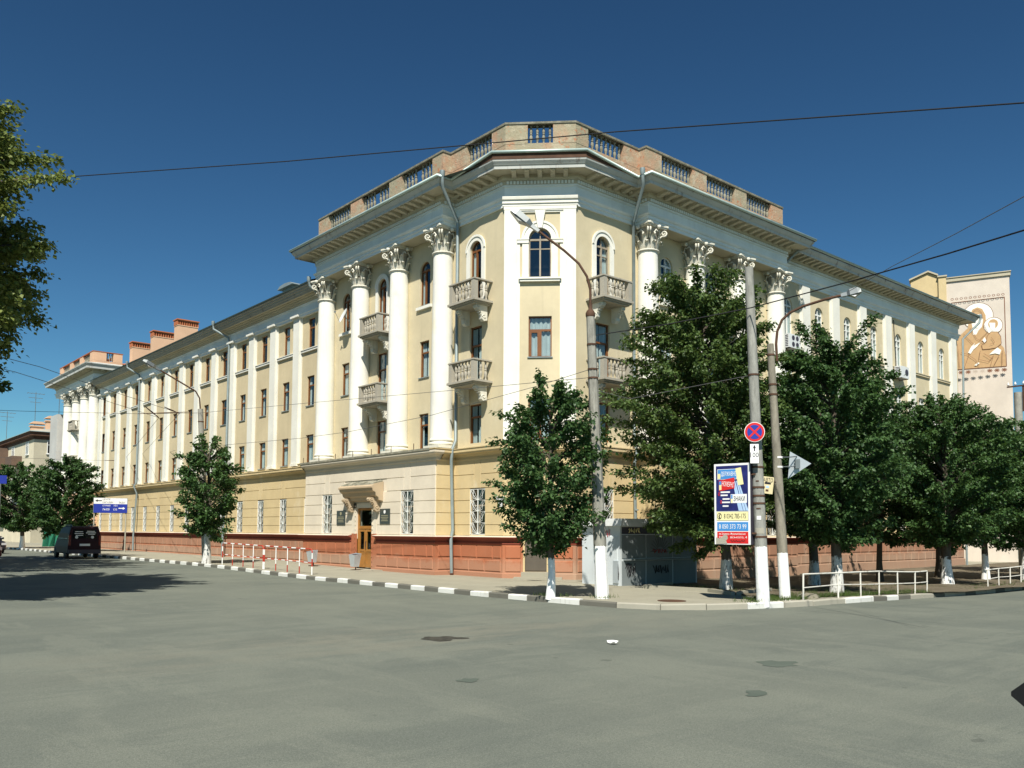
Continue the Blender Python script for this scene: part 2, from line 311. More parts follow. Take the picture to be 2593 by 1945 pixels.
def text(body, w, h, mat, T, parent, name='lettering'):
    """lettering fitted into a w x h box lying in the local x-z plane of T, facing local +y (the reader's right is local -x)"""
    cu = bpy.data.curves.new(name, 'FONT'); cu.body = body; cu.align_x = 'CENTER'; cu.align_y = 'CENTER'; cu.extrude = .001; cu.resolution_u = 2
    o = bpy.data.objects.new(name, cu); C.objects.link(o); TEXTS.append((o, w, h, mat, T, parent, name))
def finish_texts():
    bpy.context.view_layer.update(); dg = bpy.context.evaluated_depsgraph_get()
    for o, w, h, mat, T, parent, name in TEXTS:
        me = bpy.data.meshes.new_from_object(o.evaluated_get(dg)); a = np.array([v.co for v in me.vertices])
        if len(a):
            lo, hi = a.min(0), a.max(0); c = (lo+hi)/2; k = np.array((w/max(1e-6, hi[0]-lo[0]), h/max(1e-6, hi[1]-lo[1]), 1.)); a = (a-c)*k
            for v, q in zip(me.vertices, a): v.co = (-q[0], q[2], q[1])
        me.materials.clear(); me.materials.append(M[mat]); bpy.data.objects.remove(o); put(name, me, parent, T)
def sm(t): t = min(1., max(0., t)); return t*t*(3-2*t)
def G(x, y): return .13*sm((y-27)/12)-.28*sm((x-17)/16)     # the pavement's gentle fall towards the right
# ------------------------------------------------------------------ ground, road, pavement, kerb
KERB = [(14.7, 260), (14.7, 60), (14.72, 37), (14.72, 24), (14.68, 18.5), (14.76, 16.2), (14.92, 13.9), (15.3, 12.75), (16.3, 11.95), (17.7, 11.4), (19, 11.2), (21.3, 11.3), (24, 11.45), (26.6, 11.62), (30, 11.75), (36, 11.85), (60, 11.9), (160, 11.9)]
def resample(path, step, stop=None):
    out = []; 
    for (a, b) in zip(path, path[1:]):
        a = np.array(a, float); b = np.array(b, float); L = np.linalg.norm(b-a); n = max(1, int(round(L/step)))
        out += [tuple(a+(b-a)*i/n) for i in range(n)]
    return out+[tuple(map(float, path[-1]))]
def build_ground():
    g = MB(); g.quad((-2500, -2500, -.75), (2500, -2500, -.75), (2500, 2500, -.75), (-2500, 2500, -.75)); g.build('ground', 'ground', kind='structure')
    xs = sorted(set(list(np.arange(-70, 160, 3.))+list(np.arange(14, 38, 1.)))); ys = sorted(set(list(np.arange(-60, 280, 5.))+list(np.arange(24, 44, 1.))))
    vs = [(x, y, G(x, y)-.12) for y in ys for x in xs]; n = len(xs)
    r = MB(); r.add(vs, [(j*n+i, j*n+i+1, (j+1)*n+i+1, (j+1)*n+i) for j in range(len(ys)-1) for i in range(n-1)], 0, True)
    r.build('road', 'asphalt', kind='structure')
    k = resample(KERB, 1.5); vs = []; q = 7
    for x, y in k:
        ex, ey = (23.5, y) if y > 24 else ((x, 25) if x > 24 else (23.5, 24.5))
        if y <= 24 and x <= 24: ex, ey = 22.5+(x-14.7)*.2, 24.-(24-y)*.06
        for i in range(q):
            t = i/(q-1); X = x+.11*(ex-x)/math.hypot(ex-x, ey-y)*(1-t)+(ex-x)*t; Y = y+.11*(ey-y)/math.hypot(ex-x, ey-y)*(1-t)+(ey-y)*t; vs.append((X, Y, G(X, Y)))
    p = MB(); p.add(vs, [(i*q+j, i*q+j+1, (i+1)*q+j+1, (i+1)*q+j) for i in range(len(k)-1) for j in range(q-1)], 0, True)
    pav = p.build('pavement', 'sidewalk', kind='structure')
    # kerb: one stone after the other along the line
    rng = random.Random(3); pts = [np.array(p, float) for p in KERB]; pts[0] = np.array((14.7, 84.)); pts = [p for p in pts if p[0] < 37]
    seg = [np.linalg.norm(b-a) for a, b in zip(pts, pts[1:])]; cum = np.concatenate([[0], np.cumsum(seg)])
    def at(s):
        i = min(len(seg)-1, max(0, int(np.searchsorted(cum, s))-1)); return pts[i]+(pts[i+1]-pts[i])*((s-cum[i])/seg[i])
    s = 0.; i = 0; curve_start = float(cum[5])
    while s < cum[-1]-.9:
        L = .74 if s < curve_start else (1.08 if s < curve_start+7 else .86); L *= rng.uniform(.94, 1.06)
        a = at(s+.012); b = at(s+L-.012); d = (b-a)/np.linalg.norm(b-a); n = np.array((-d[1], d[0]))
        if n.dot(np.array((22, 22))-a) < 0: n = -n
        j = rng.uniform(-.012, .012); z0 = [G(*p)-.2 for p in (a, b)]; h = [G(*p)+rng.uniform(.004, .028) for p in (a, b)]; w = .15; ch = .025
        m = MB(); A, B = a+n*j, b+n*j
        o = [(*A, z0[0]), (*B, z0[1]), (*(B+n*w), z0[1]), (*(A+n*w), z0[0])]
        t1 = [(*A, h[0]-ch), (*B, h[1]-ch), (*(B+n*w), h[1]), (*(A+n*w), h[0])]; t2 = [(*(A+n*ch), h[0]), (*(B+n*ch), h[1])]
        m.add(o+t1+t2, [(0, 1, 5, 4), (4, 5, 9, 8), (8, 9, 6, 7), (1, 2, 6, 9, 5), (3, 0, 4, 8, 7), (2, 3, 7, 6)])
        past = s > curve_start+1.8
        mt = 'kerbwhite' if i % 2 == 0 else 'kerbgrey'
        if past and s < curve_start+10: mt = 'kerbwhite' if i % 4 == 1 else 'kerbworn'
        if s > cum[-1]-12: mt = 'kerbworn' if i % 3 else 'kerbgrey'
        m.build('kerb_stone', mt, pav); s += L; i += 1
    # bare earth bed on the right with its low stone border
    d = MB(); rows = []; rng = random.Random(5)
    def left_edge(y):
        P = [(11.6, 19.1), (12.4, 19.5), (13.3, 19.5), (14.7, 20.2), (16.95, 20.0), (17.4, 21.6), (21.6, 24.0)]
        for (a, x0), (b, x1) in zip(P, P[1:]):
            if y <= b: return x0+(x1-x0)*(y-a)/(b-a)
        return 24.
    ny, nx = 26, 60
    for iy in range(ny):
        y = 11.62+(21.6-11.62)*iy/(ny-1)
        for ix in range(nx):
            t = (ix/(nx-1))**1.5; x = left_edge(y)+(90-left_edge(y))*t; yy = y+(.25 if iy == 0 else 0)*(1 if x < 27 else -.4)
            b = .02+rng.uniform(0, .05)*(0 if ix == 0 else 1)+(.08*math.exp(-((x-31)/2)**2-((y-13.)/1.)**2)); d.v.append((x, yy, G(x, y)+b))
    d.f = [(j*nx+i, j*nx+i+1, (j+1)*nx+i+1, (j+1)*nx+i) for j in range(ny-1) for i in range(nx-1)]; d.mi = [0]*len(d.f); d.sm = [True]*len(d.f)
    bed = d.build('planting_bed', 'dirt', kind='structure')
    for a, b in (((19.75, 16.85), (21.6, 17.35)), ((19.72, 16.8), (20.0, 14.75)), ((20.0, 14.7), (19.45, 13.55)), ((19.55, 13.45), (20.7, 13.75)), ((20.8, 13.75), (21.9, 14.0))):
        a = np.array(a); b = np.array(b); t = (b-a)/np.linalg.norm(b-a); n = np.array((-t[1], t[0]))*.06; z = G(*a)
        m = MB(); q = [a-n, b-n, b+n, a+n]; m.hexa([(*p, z-.05) for p in q], [(*p, z+.10) for p in q]); m.build('border_stone', 'stepstone', bed)
    # worn patches, grit and the pothole on the road
    def blob(name, c, rx, ry, ang, mat, z, seed, n=26):
        r = random.Random(seed); vs = [(*c, z)]
        ph = [r.uniform(0, 6.28) for _ in range(5)]
        for i in range(n):
            a = 6.283*i/n; k = 1+sum(.11*math.sin((q+2)*a+ph[q]) for q in range(5))+r.uniform(-.07, .07); x, y = rx*k*math.cos(a), ry*k*math.sin(a)
            vs.append((c[0]+x*math.cos(ang)-y*math.sin(ang), c[1]+x*math.sin(ang)+y*math.cos(ang), z))
        m = MB(); m.add(vs, [(0, i+1, (i+1) % n+1) for i in range(n)]); m.build(name, mat, kind='structure')
    blob('road_pothole', (8.45, 11.55), .34, .3, -.85, 'rubble', -.115, 2)
    blob('road_patch', (10.4, 6.55), .27, .27, .2, 'patch', -.116, 3, 20); blob('road_patch', (6.35, 8.15), .13, .13, 0, 'patch', -.115, 4, 16); blob('road_patch', (8.3, 5.5), .22, .1, .4, 'patch', -.115, 6, 16)
    m = MB(); m.lathe([(.34, 0), (.34, .012), (.28, .016), (.27, .011), (.02, .013)], (16.45, 13.2, G(16.45, 13.2)), 22); m.build('manhole_cover', 'rust', label='round rusty manhole cover in the pavement near the kerb corner', cat='manhole cover')
    m = MB(); r = random.Random(4)
    vs = [(10.13+.07*math.cos(a)*r.uniform(.5, 1.3), 9.31+.11*math.sin(a)*r.uniform(.5, 1.3), -.112+r.uniform(0, .06)) for a in np.linspace(0, 6.28, 9)[:-1]]+[(10.13, 9.31, -.05)]
    m.add(vs, [(i, (i+1) % 8, 8) for i in range(8)]); m.build('litter', 'paint_white', label='crumpled white litter lying on the open road', cat='litter')
build_ground()

# ------------------------------------------------------------------ the corner building
BL = thing('corner_building', (19.95, 23.6, 0), 'cream four-storey corner building with white columns, roof balustrade and terracotta plinth', 'building')
XL, YR = 19.95, 21.78
FL = Fr((XL, 0), (0, 1), (-1, 0), R(90)); FR = Fr((0, YR), (1, 0), (0, -1), R(180))
CC = np.array((XL, 23.6)); s2 = 2**-.5; CW = 2.56; FC = Fr(CC, (s2, -s2), (-s2, -s2), R(135)); CR = CC+CW*FC.U     # chamfer from CC to CR
FLG = Fr((19.04, 0), (0, 1), (-1, 0), R(90)); FRG = Fr((0, 20.87), (1, 0), (0, -1), R(180))
XR = float(CR[0])
def wall(F, u0, u1, z0, z1, ops, mat, depth=.2, name='wall', parent=BL):
    """wall sheet with real openings and reveals; ops: (uc, w, z0, z1, arch)"""
    m = MB(); rect = [(u-w/2, u+w/2, a, b, arch) for u, w, a, b, arch in ops]
    us = sorted({u0, u1} | {r[0] for r in rect} | {r[1] for r in rect}); zs = sorted({z0, z1} | {r[2] for r in rect} | {r[3] for r in rect})
    us = [u for u in us if u0 <= u <= u1]; zs = [z for z in zs if z0 <= z <= z1]
    for a, b in zip(us, us[1:]):
        z = None
        for i, (c, d) in enumerate(zip(zs, zs[1:])):
            uc, zc = (a+b)/2, (c+d)/2; hole = any(r[0] < uc < r[1] and r[2] < zc < r[3] for r in rect)
            if hole:
                if z is not None: m.quad(F.p(a, 0, z), F.p(b, 0, z), F.p(b, 0, c), F.p(a, 0, c)); z = None
            elif z is None: z = c
        if z is not None: m.quad(F.p(a, 0, z), F.p(b, 0, z), F.p(b, 0, z1), F.p(a, 0, z1))
    for a, b, c, d, arch in rect:
        top = d-(b-a)/2 if arch else d
        m.quad(F.p(a, 0, c), F.p(a, -depth, c), F.p(a, -depth, top), F.p(a, 0, top)); m.quad(F.p(b, 0, c), F.p(b, -depth, c), F.p(b, -depth, top), F.p(b, 0, top))
        if c > z0+.01: m.quad(F.p(a, 0, c), F.p(b, 0, c), F.p(b, -depth, c), F.p(a, -depth, c))
        if not arch: m.quad(F.p(a, 0, d), F.p(b, 0, d), F.p(b, -depth, d), F.p(a, -depth, d))
        else:
            n = 14; r = (b-a)/2; uc = (a+b)/2; arc = [(uc-r*math.cos(math.pi*i/n), top+r*math.sin(math.pi*i/n)) for i in range(n+1)]
            for (p, q), (s, t) in zip(arc, arc[1:]):
                m.quad(F.p(p, 0, q), F.p(s, 0, t), F.p(s, -depth, t), F.p(p, -depth, q)); m.quad(F.p(p, 0, q), F.p(s, 0, t), F.p(s, 0, d), F.p(p, 0, d))
    return m.build(name, mat, parent)
# --- window kinds, each built once and then copied with its sub-parts
PROTO = {}
def arc_pts(w, h, n=12): r = w/2; return [(-r*math.cos(math.pi*i/n), h-r+r*math.sin(math.pi*i/n)) for i in range(n+1)]
def bar(m, u0, u1, z0, z1, d0, d1, mi=0): m.box(u0, u1, d0, d1, z0, z1, mi)
def make_window(key, w, h, arch=False, frame='wood', lay='T', grille=False, curtain=.5, sill=True, rec=.09):
    f = MB(); t = .045; d0, d1 = -rec-.05, -rec+.01; top = h-w/2 if arch else h
    bar(f, -w/2, -w/2+t, 0, top, d0, d1); bar(f, w/2-t, w/2, 0, top, d0, d1); bar(f, -w/2+t, w/2-t, 0, t, d0, d1)
    if arch:
        o = arc_pts(w, h); i_ = arc_pts(w-2*t, h-t)
        for (a, b), (c, d), (e, g), (k, l) in zip(o, o[1:], i_, i_[1:]): f.hexa([(a, d0, b), (c, d0, d), (k, d0, l), (e, d0, g)], [(a, d1, b), (c, d1, d), (k, d1, l), (e, d1, g)])
        bar(f, -w/2+t, w/2-t, top-.04, top+.03, d0, d1+.012)
    else: bar(f, -w/2+t, w/2-t, h-t, h, d0, d1)
    if lay == 'T':      # transom and one tall casement
        zt = h*.68; bar(f, -w/2+t, w/2-t, zt-.03, zt+.035, d0, d1+.01); bar(f, -w/2+t, -w/2+2*t, t, zt-.03, d0, d1+.012); bar(f, w/2-2*t, w/2-t, t, zt-.03, d0, d1+.012)
    if lay in ('A2', 'D2'):
        bar(f, -.03, .03, t, top-.04, d0, d1+.014); bar(f, -.018, .018, top+.03, h-t, d0, d1)
        for sx in (-1, 1):
            a, b = sorted((sx*.03, sx*(w/2-t))); bar(f, a, b, top-.36, top-.325, d0, d1)
    if lay == 'A1': bar(f, .02, .085, t, top-.04, d0, d1+.014)
    if lay == 'C':      # transom, narrow sash on one side
        zt = h*.66; bar(f, -w/2+t, w/2-t, zt-.035, zt+.04, d0, d1+.01); bar(f, -.05, .06, t, zt-.035, d0, d1+.012); bar(f, .06, .10, t, zt-.035, d0, d1+.02); bar(f, w/2-t-.06, w/2-t, t, zt-.035, d0, d1+.02); bar(f, .1, w/2-t-.06, zt-.09, zt-.035, d0, d1+.02)
    if lay == 'G': bar(f, -.025, .025, t, h*.62, d0, d1); bar(f, -w/2+t, w/2-t, h*.62, h*.62+.05, d0, d1)
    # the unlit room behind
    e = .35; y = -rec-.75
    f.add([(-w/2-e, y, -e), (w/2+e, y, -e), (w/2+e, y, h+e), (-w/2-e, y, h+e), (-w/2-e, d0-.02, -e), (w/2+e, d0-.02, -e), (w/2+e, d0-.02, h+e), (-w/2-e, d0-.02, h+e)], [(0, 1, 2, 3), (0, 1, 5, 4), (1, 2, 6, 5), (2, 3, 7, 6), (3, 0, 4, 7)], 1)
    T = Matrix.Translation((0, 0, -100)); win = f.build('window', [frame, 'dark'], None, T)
    p = MB(); yy = -rec-.02
    p.add([(x, yy, z) for x, z in ([(-w/2+.02, .02), (w/2-.02, .02)]+[(x, z) for x, z in arc_pts(w-.04, h-.02)][::-1] if arch else [(-w/2+.02, .02), (w/2-.02, .02), (w/2-.02, h-.02), (-w/2+.02, h-.02)])], [tuple(range(15 if arch else 4))[::-1]])
    p.build('pane', 'glass', win, T)
    if curtain:
        c = MB(); n = 16
        for a, b in (((-w/2, -w/2+w*curtain), (w/2-w*curtain*.8, w/2)) if curtain < .6 else ((-w/2, w/2),)):
            vs = []
            for i in range(n+1):
                x = a+(b-a)*i/n; dy = .03*math.sin(i*1.9); vs += [(x, -rec-.09+dy, .02), (x, -rec-.09+dy, h*.97)]
            c.add(vs, [(2*i, 2*i+2, 2*i+3, 2*i+1) for i in range(n)])
        c.build('curtain', 'curtain', win, T)
    if grille:
        g = MB(); y0 = -.012; r = .011; bx = w/2-.02
        for x in (-bx, bx): g.box(x-.012, x+.012, y0-.012, y0+.012, .02, h-.02)
        for z in (.02, h-.04): g.box(-bx, bx, y0-.012, y0+.012, z, z+.022)
        g.box(-.02, .02, y0-.006, y0+.014, .03, h-.03)
        nz = 4; hh = (h-.06)/nz
        for k in range(nz):
            zb = .03+k*hh; zc = zb+hh
            for sx in (-1, 1):
                g.tube([(sx*bx, y0, zb+hh*.02), (0, y0, zb+hh*.02)], .006, 4)
                for q in (.6,): g.tube([(0, y0, zb), (sx*bx*q*.55, y0, zb+hh*.5), (sx*bx*q, y0, zc-.01)], .006, 4)
                # a slender leaf-shaped scroll
                L = [(0, zb), (sx*bx*.35, zb+hh*.25), (sx*bx*.62, zb+hh*.52), (sx*bx*.95, zb+hh*.98)]; Rr = [(0, zb), (sx*bx*.62, zb+hh*.22), (sx*bx*.62, zb+hh*.52), (sx*bx*.58, zb+hh*.9), (sx*bx*.95, zb+hh*.98)]
                g.tube([(a, y0+.01, b) for a, b in L], .0085, 5); g.tube([(a, y0+.01, b) for a, b in Rr], .0085, 5)
        g.build('grille', 'grille', win, T)
    if sill: b_ = MB(); b_.box(-w/2-.04, w/2+.04, -rec-.04, .05, -.035, .0); b_.build('sill', 'stone_grey' if frame != 'wood' else 'pipe', win, T)
    PROTO[key] = [win, False]
def place_window(key, F, u, z):
    T = F.mat(u, 0, z); pr = PROTO[key]
    if not pr[1]:
        o = pr[0]; pr[1] = True; o.parent = BL; o.matrix_basis = WM[BL.name].inverted() @ T; dl = T @ WM[o.name].inverted()
        for ch in o.children: WM[ch.name] = dl @ WM[ch.name]
        WM[o.name] = T.copy(); return o
    return dup(pr[0], T, BL)
make_window('w4', .70, 1.48, curtain=0); make_window('w4c', .70, 1.48, curtain=1); make_window('w3', .76, 1.48, curtain=.35); make_window('w3b', .76, 1.48, curtain=0); make_window('w2', .78, 1.42, curtain=.5)
make_window('g', .78, 1.72, frame='oldwood', lay='G', grille=True, curtain=0, sill=False, rec=.05); make_window('gb', .94, 1.74, frame='oldwood', lay='G', grille=True, curtain=0, sill=False)
make_window('arch', .72, 1.82, True, 'wood', 'A1', curtain=.3); make_window('archR', .74, 1.88, True, 'whitewood', 'A2', curtain=.4); make_window('archdoorL', .72, 2.5, True, 'wood', 'A1', curtain=.3, sill=False); make_window('archdoorR', .76, 2.5, True, 'oldwood', 'A2', curtain=.3, sill=False)
make_window('archC', .82, 1.82, True, 'oldwood', 'A2', curtain=0); make_window('winC', .84, 1.5, False, 'wood', 'C', curtain=1); make_window('dooru', .74, 2.3, False, 'wood', 'T', curtain=.5, sill=False); make_window('r3', .76, 1.5, False, 'whitewood', 'A2', curtain=.5)

PY = [39.8+2.69*k for k in range(13)]; WY = [38.45]+[p+1.345 for p in PY]        # left wing pilasters and windows
PX = [37.28+2.8*k for k in range(7)]; WX = [35.9]+[p+1.4 for p in PX[:-1]]       # right wing
LCOL = [27.04, 30.16, 33.28, 36.39]; RCOL = [25.45, 28.42, 31.39, 34.36]; ZG = 4.8
# --- upper walls
ops = [(y, .70, 10.70, 12.18, 0) for y in WY]+[(y, .76, 7.80, 9.28, 0) for y in WY]+[(y, .78, 4.93, 6.35, 0) for y in WY]
wall(FL, 36.95, 74.3, 4.6, 13.2, ops, 'cream_wing')
rr = random.Random(11)
for i, y in enumerate(WY):
    place_window('w4' if rr.random() < .65 else 'w4c', FL, y, 10.70); place_window('w3' if rr.random() < .6 else 'w3b', FL, y, 7.8); place_window('w2', FL, y, 4.93)
LB, LCW = (28.68, 31.9, 35.05), 25.3
ops = []
for y in LB:
    ops += [(y, .72, 10.88, 12.70, 1), (y, .66, 7.9, 9.4, 0), (y, .66, 4.95, 6.4, 0)] if y != 31.9 else [(y, .72, 10.2, 12.70, 1), (y, .74, 7.1, 9.4, 0), (y, .74, 4.85, 6.42, 0)]
ops += [(LCW, .72, 10.2, 12.70, 1), (LCW, .74, 7.1, 9.4, 0), (LCW, .74, 4.95, 6.42, 0)]
wall(FL, 23.6, 36.95, 4.6, 14.4, ops, 'cream')
make_window('l3', .66, 1.5, curtain=.5); make_window('l2', .66, 1.45, curtain=.3); make_window('dooru2', .74, 1.5, curtain=.5, sill=False)
for y in LB:
    if y != 31.9: place_window('arch', FL, y, 10.88); place_window('l3', FL, y, 7.9); place_window('l2', FL, y, 4.95)
for y in (31.9, LCW): place_window('archdoorL', FL, y, 10.2); place_window('dooru', FL, y, 7.1); place_window('dooru2', FL, y, 4.92)
RB, RCW = (26.95, 29.9, 32.9), 23.2
ops = []
for x in RB: ops += [(x, .74, 10.84, 12.72, 1), (x, .76, 7.9, 9.4, 0), (x, .76, 4.95, 6.4, 0)]
ops += [(RCW, .76, 10.2, 12.70, 1), (RCW, .74, 7.1, 9.4, 0), (RCW, .74, 4.95, 6.42, 0)]
wall(FR, XR, 34.75, 4.6, 14.4, ops, 'cream')
for x in RB: place_window('archR', FR, x, 10.84); place_window('r3', FR, x, 7.9); place_window('r3', FR, x, 4.9)
place_window('archdoorR', FR, RCW, 10.2); place_window('dooru', FR, RCW, 7.1); place_window('dooru2', FR, RCW, 4.92)
ops = []
for x in WX: ops += [(x, .74, 10.84, 12.72, 1), (x, .76, 7.9, 9.4, 0), (x, .76, 4.95, 6.45, 0)]
wall(FR, 34.75, 54.93, 4.6, 14.4, ops, 'cream')
for x in WX: place_window('archR', FR, x, 10.84); place_window('r3', FR, x, 7.9); place_window('r3', FR, x, 4.95)
wall(FC, 0, CW, 4.6, 14.4, [(1.28, .82, 10.9, 12.72, 1), (1.29, .84, 7.96, 9.46, 0), (1.29, .84, 5.0, 6.45, 0)], 'cream')
place_window('archC', FC, 1.28, 10.9); place_window('winC', FC, 1.29, 7.96); place_window('winC', FC, 1.29, 5.0)
m = MB(); m.quad((54.93, YR, -.6), (54.93, 34, -.6), (54.93, 34, 14.4), (54.93, YR, 14.4)); m.quad((54.93, 34, -.6), (34, 34, -.6), (34, 34, 14.4), (54.93, 34, 14.4)); m.quad((34, 34, -.6), (34, 87, -.6), (34, 87, 13.4), (34, 34, 13.4)); m.build('rear_wall', 'cream_wing', BL)
# --- ground floor: wall courses built block by block over a backing wall
ZJ = [1.478, 1.88, 2.335, 2.80, 3.25, 3.77, 4.34]
def courses(F, u0, u1, wins, mat, ww=.78, gap=.014, proud=.03):
    wall(F, u0, u1, 1.3, 4.6, [(u, ww, 1.5, 3.25, 0) for u in wins], mat, .2)
    def blk(a, b, c, d):
        if b-a > .03: m = MB(); m.bev(a+gap*.5, b-gap*.5, 0, proud, c+gap*.5, d-gap*.5, .008, F=F); m.build('wall_block', mat, BL)
    edges = [u0]+[e for u in wins for e in (u-ww/2, u+ww/2)]+[u1]
    for c, d in zip(ZJ[:4], ZJ[1:5]):
        for a, b in zip(edges[::2], edges[1::2]): blk(a, b, c, d)
    k = [u0]+[e for u in wins for e in (u-.2, u+.2)]+[u1]
    for a, b in zip(k[::2], k[1::2]): blk(a, b, ZJ[4], ZJ[5])
    for u in wins: blk(u-.2, u+.2, ZJ[4], ZJ[6])
    for a, b in zip(k[::2], k[1::2]): blk(a, b, ZJ[5], ZJ[6])
courses(FL, 36.95, 74.3, WY, 'ochre')
for y in WY: place_window('g', FL, y, 1.5)
LGW = (28.42, 34.85); DOOR = 31.6
wall(FLG, 26.5, 36.95, 1.3, 4.6, [(u, .90, 1.5, 3.24, 0) for u in LGW]+[(DOOR, 1.24, 1.3, 2.6, 0)], 'pale', .24)
def row(F, edges, c, d, mat, gap=.014):
    for a, b in edges:
        m = MB(); m.bev(a+gap*.5, b-gap*.5, 0, .03, c+gap*.5, d-gap*.5, .008, F=F); m.build('wall_block', mat, BL)
for i in range(4):
    dl, dr = (DOOR-.98, DOOR+.98)
    row(FLG, [(26.5, LGW[0]-.45), (LGW[0]+.45, dl), (dr, LGW[1]-.45), (LGW[1]+.45, 36.95)], ZJ[i], ZJ[i+1], 'pale')
row(FLG, [(26.5, 28.2), (28.64, 29.9), (33.3, 34.63), (35.07, 36.95)], ZJ[4], ZJ[5], 'pale'); row(FLG, [(28.2, 28.64), (34.63, 35.07)], ZJ[4], ZJ[6], 'pale'); row(FLG, [(26.5, 28.2), (28.64, 34.63), (35.07, 36.95)], ZJ[5], ZJ[6], 'pale')
for u in LGW: place_window('gb', FLG, u, 1.5)
FS = Fr((0, 26.5), (1, 0), (0, -1), R(180)); m = MB(); m.quad(FS.p(19.04, 0, -.3), FS.p(XL, 0, -.3), FS.p(XL, 0, 4.6), FS.p(19.04, 0, 4.6)); m.build('wall', 'ochre', BL)
for c, d in zip(ZJ, ZJ[1:]): row(FS, [(19.04, XL)], c, d, 'ochre')
FS2 = Fr((0, 36.95), (1, 0), (0, 1), 0); m = MB(); m.quad(FS2.p(19.04, 0, -.3), FS2.p(XL, 0, -.3), FS2.p(XL, 0, 4.6), FS2.p(19.04, 0, 4.6)); m.build('wall', 'pale', BL)
courses(FL, 23.6, 26.5, (25.1,), 'ochre', .92); place_window('gb', FL, 25.1, 1.5)
wall(FC, 0, CW, -.4, 4.6, [(1.16, .78, .2, 1.35, 0)], 'ochre', .16)
for c, d in zip(ZJ, ZJ[1:]): row(FC, [(0, CW)], c, d, 'ochre')
courses(FR, XR, 25.0, (23.3,), 'ochre', .92); place_window('gb', FR, 23.3, 1.5)
courses(FRG, 25.0, 34.75, RB, 'ochre', .9)
for x in RB: place_window('gb', FRG, x, 1.5)
for F_, a, b in ((Fr((25.0, 0), (0, 1), (-1, 0), R(90)), 20.87, YR), (Fr((34.75, 0), (0, 1), (1, 0), R(-90)), 20.87, YR)):
    m = MB(); m.quad(F_.p(a, 0, -.6), F_.p(b, 0, -.6), F_.p(b, 0, 4.6), F_.p(a, 0, 4.6)); m.build('wall', 'ochre', BL)
courses(FR, 34.75, 54.93, WX, 'ochre')
for x in WX: place_window('g', FR, x, 1.5)
# --- plinth with its panels, string course
GP = [(XL, 74.3), (XL, 36.95), (19.04, 36.95), (19.04, DOOR+.98)]; GP2 = [(19.04, DOOR-.98), (19.04, 26.5), (XL, 26.5), tuple(CC), tuple(CC+FC.U*.7)]; GP3 = [tuple(CC+FC.U*1.62), tuple(CR), (25.0, YR), (25.0, 20.87), (34.75, 20.87), (34.75, YR), (54.93, YR), (54.93, 30)]
GALL = GP[:3]+[(19.04, 26.5)]+GP2[2:4]+GP3[1:]
for path in (GP, GP2, GP3):
    m = MB(); m.sweep(path, [(.05, -.6), (.10, -.6), (.10, .13), (.06, .15), (.06, 1.16), (.0, 1.16)], side=1); m.build('plinth', 'terracotta' if path is not GP3 else 'dusty_red', BL)
    m = MB(); m.sweep(path, [(.02, 1.16), (.07, 1.16), (.09, 1.19), (.09, 1.225), (.05, 1.235), (.06, 1.30), (.12, 1.36), (.22, 1.40), (.25, 1.41), (.25, 1.432), (.0, 1.455)], side=1); m.build('plinth_moulding', 'maroon', BL); m = MB(); m.sweep(path, [(.252, 1.43), (.252, 1.44), (.0, 1.475)], side=1); m.build('plinth_ledge', 'pale', BL)
    for a, b in zip(path, path[1:]):
        a = np.array(a, float); b = np.array(b, float); L = np.linalg.norm(b-a); U = (b-a)/L; N = np.array((U[1], -U[0]))
        if L < .4: continue
        F_ = Fr(a, U, N, 0); n = max(1, int(round((L-.1)/.88))); w = (L-.1)/n
        for r_, (z0, z1) in enumerate(((.20, .60), (.68, 1.12))):
            sh = w/2 if r_ and n > 1 else 0
            for k in range(n+(1 if sh else 0)):
                u0 = max(.05, .05+k*w-sh); u1 = min(L-.05, .05+(k+1)*w-sh)
                if u1-u0 < .2: continue
                m = MB(); m.bev(u0+.022, u1-.022, .055, .085, z0, z1, .018, F=F_); m.build('plinth_panel', 'dusty_red' if (a[0] > 24 or a[1] > 50 or (z0 < .3 and a[1] > 36)) else 'terracotta', BL)
m = MB(); m.sweep(GALL, [(0, 4.3), (.045, 4.33), (.045, 4.38), (.02, 4.40), (.02, 4.46), (.07, 4.5), (.09, 4.54), (.26, 4.56), (.27, 4.60), (.30, 4.62), (.30, 4.72), (.33, 4.74), (.33, 4.77), (-.6, 4.83)], side=1); m.build('string_course', 'ochre', BL)
m = MB(); m.sweep([(19.04, 36.95), (19.04, 26.5)], [(.338, 4.70), (.338, 4.78), (-.9, 4.845)]); m.build('ledge_flashing', 'coping', BL)
m = MB(); m.sweep([(19.04, 36.9), (19.04, 26.5), (19.2, 26.5)], [(.0, 4.31), (.052, 4.335), (.052, 4.39), (.028, 4.40), (.028, 4.46), (.078, 4.5), (.096, 4.54), (.266, 4.56), (.305, 4.62), (.306, 4.69)]); m.build('string_course', 'pale', BL)
for y in (36.7, 35.2, 33.7, 32.2, 30.7, 29.2, 27.6): m = MB(); m.box(18.74, 18.76, y-.012, y+.012, 4.76, 5.02); m.build('ledge_bracket', 'rust', BL)
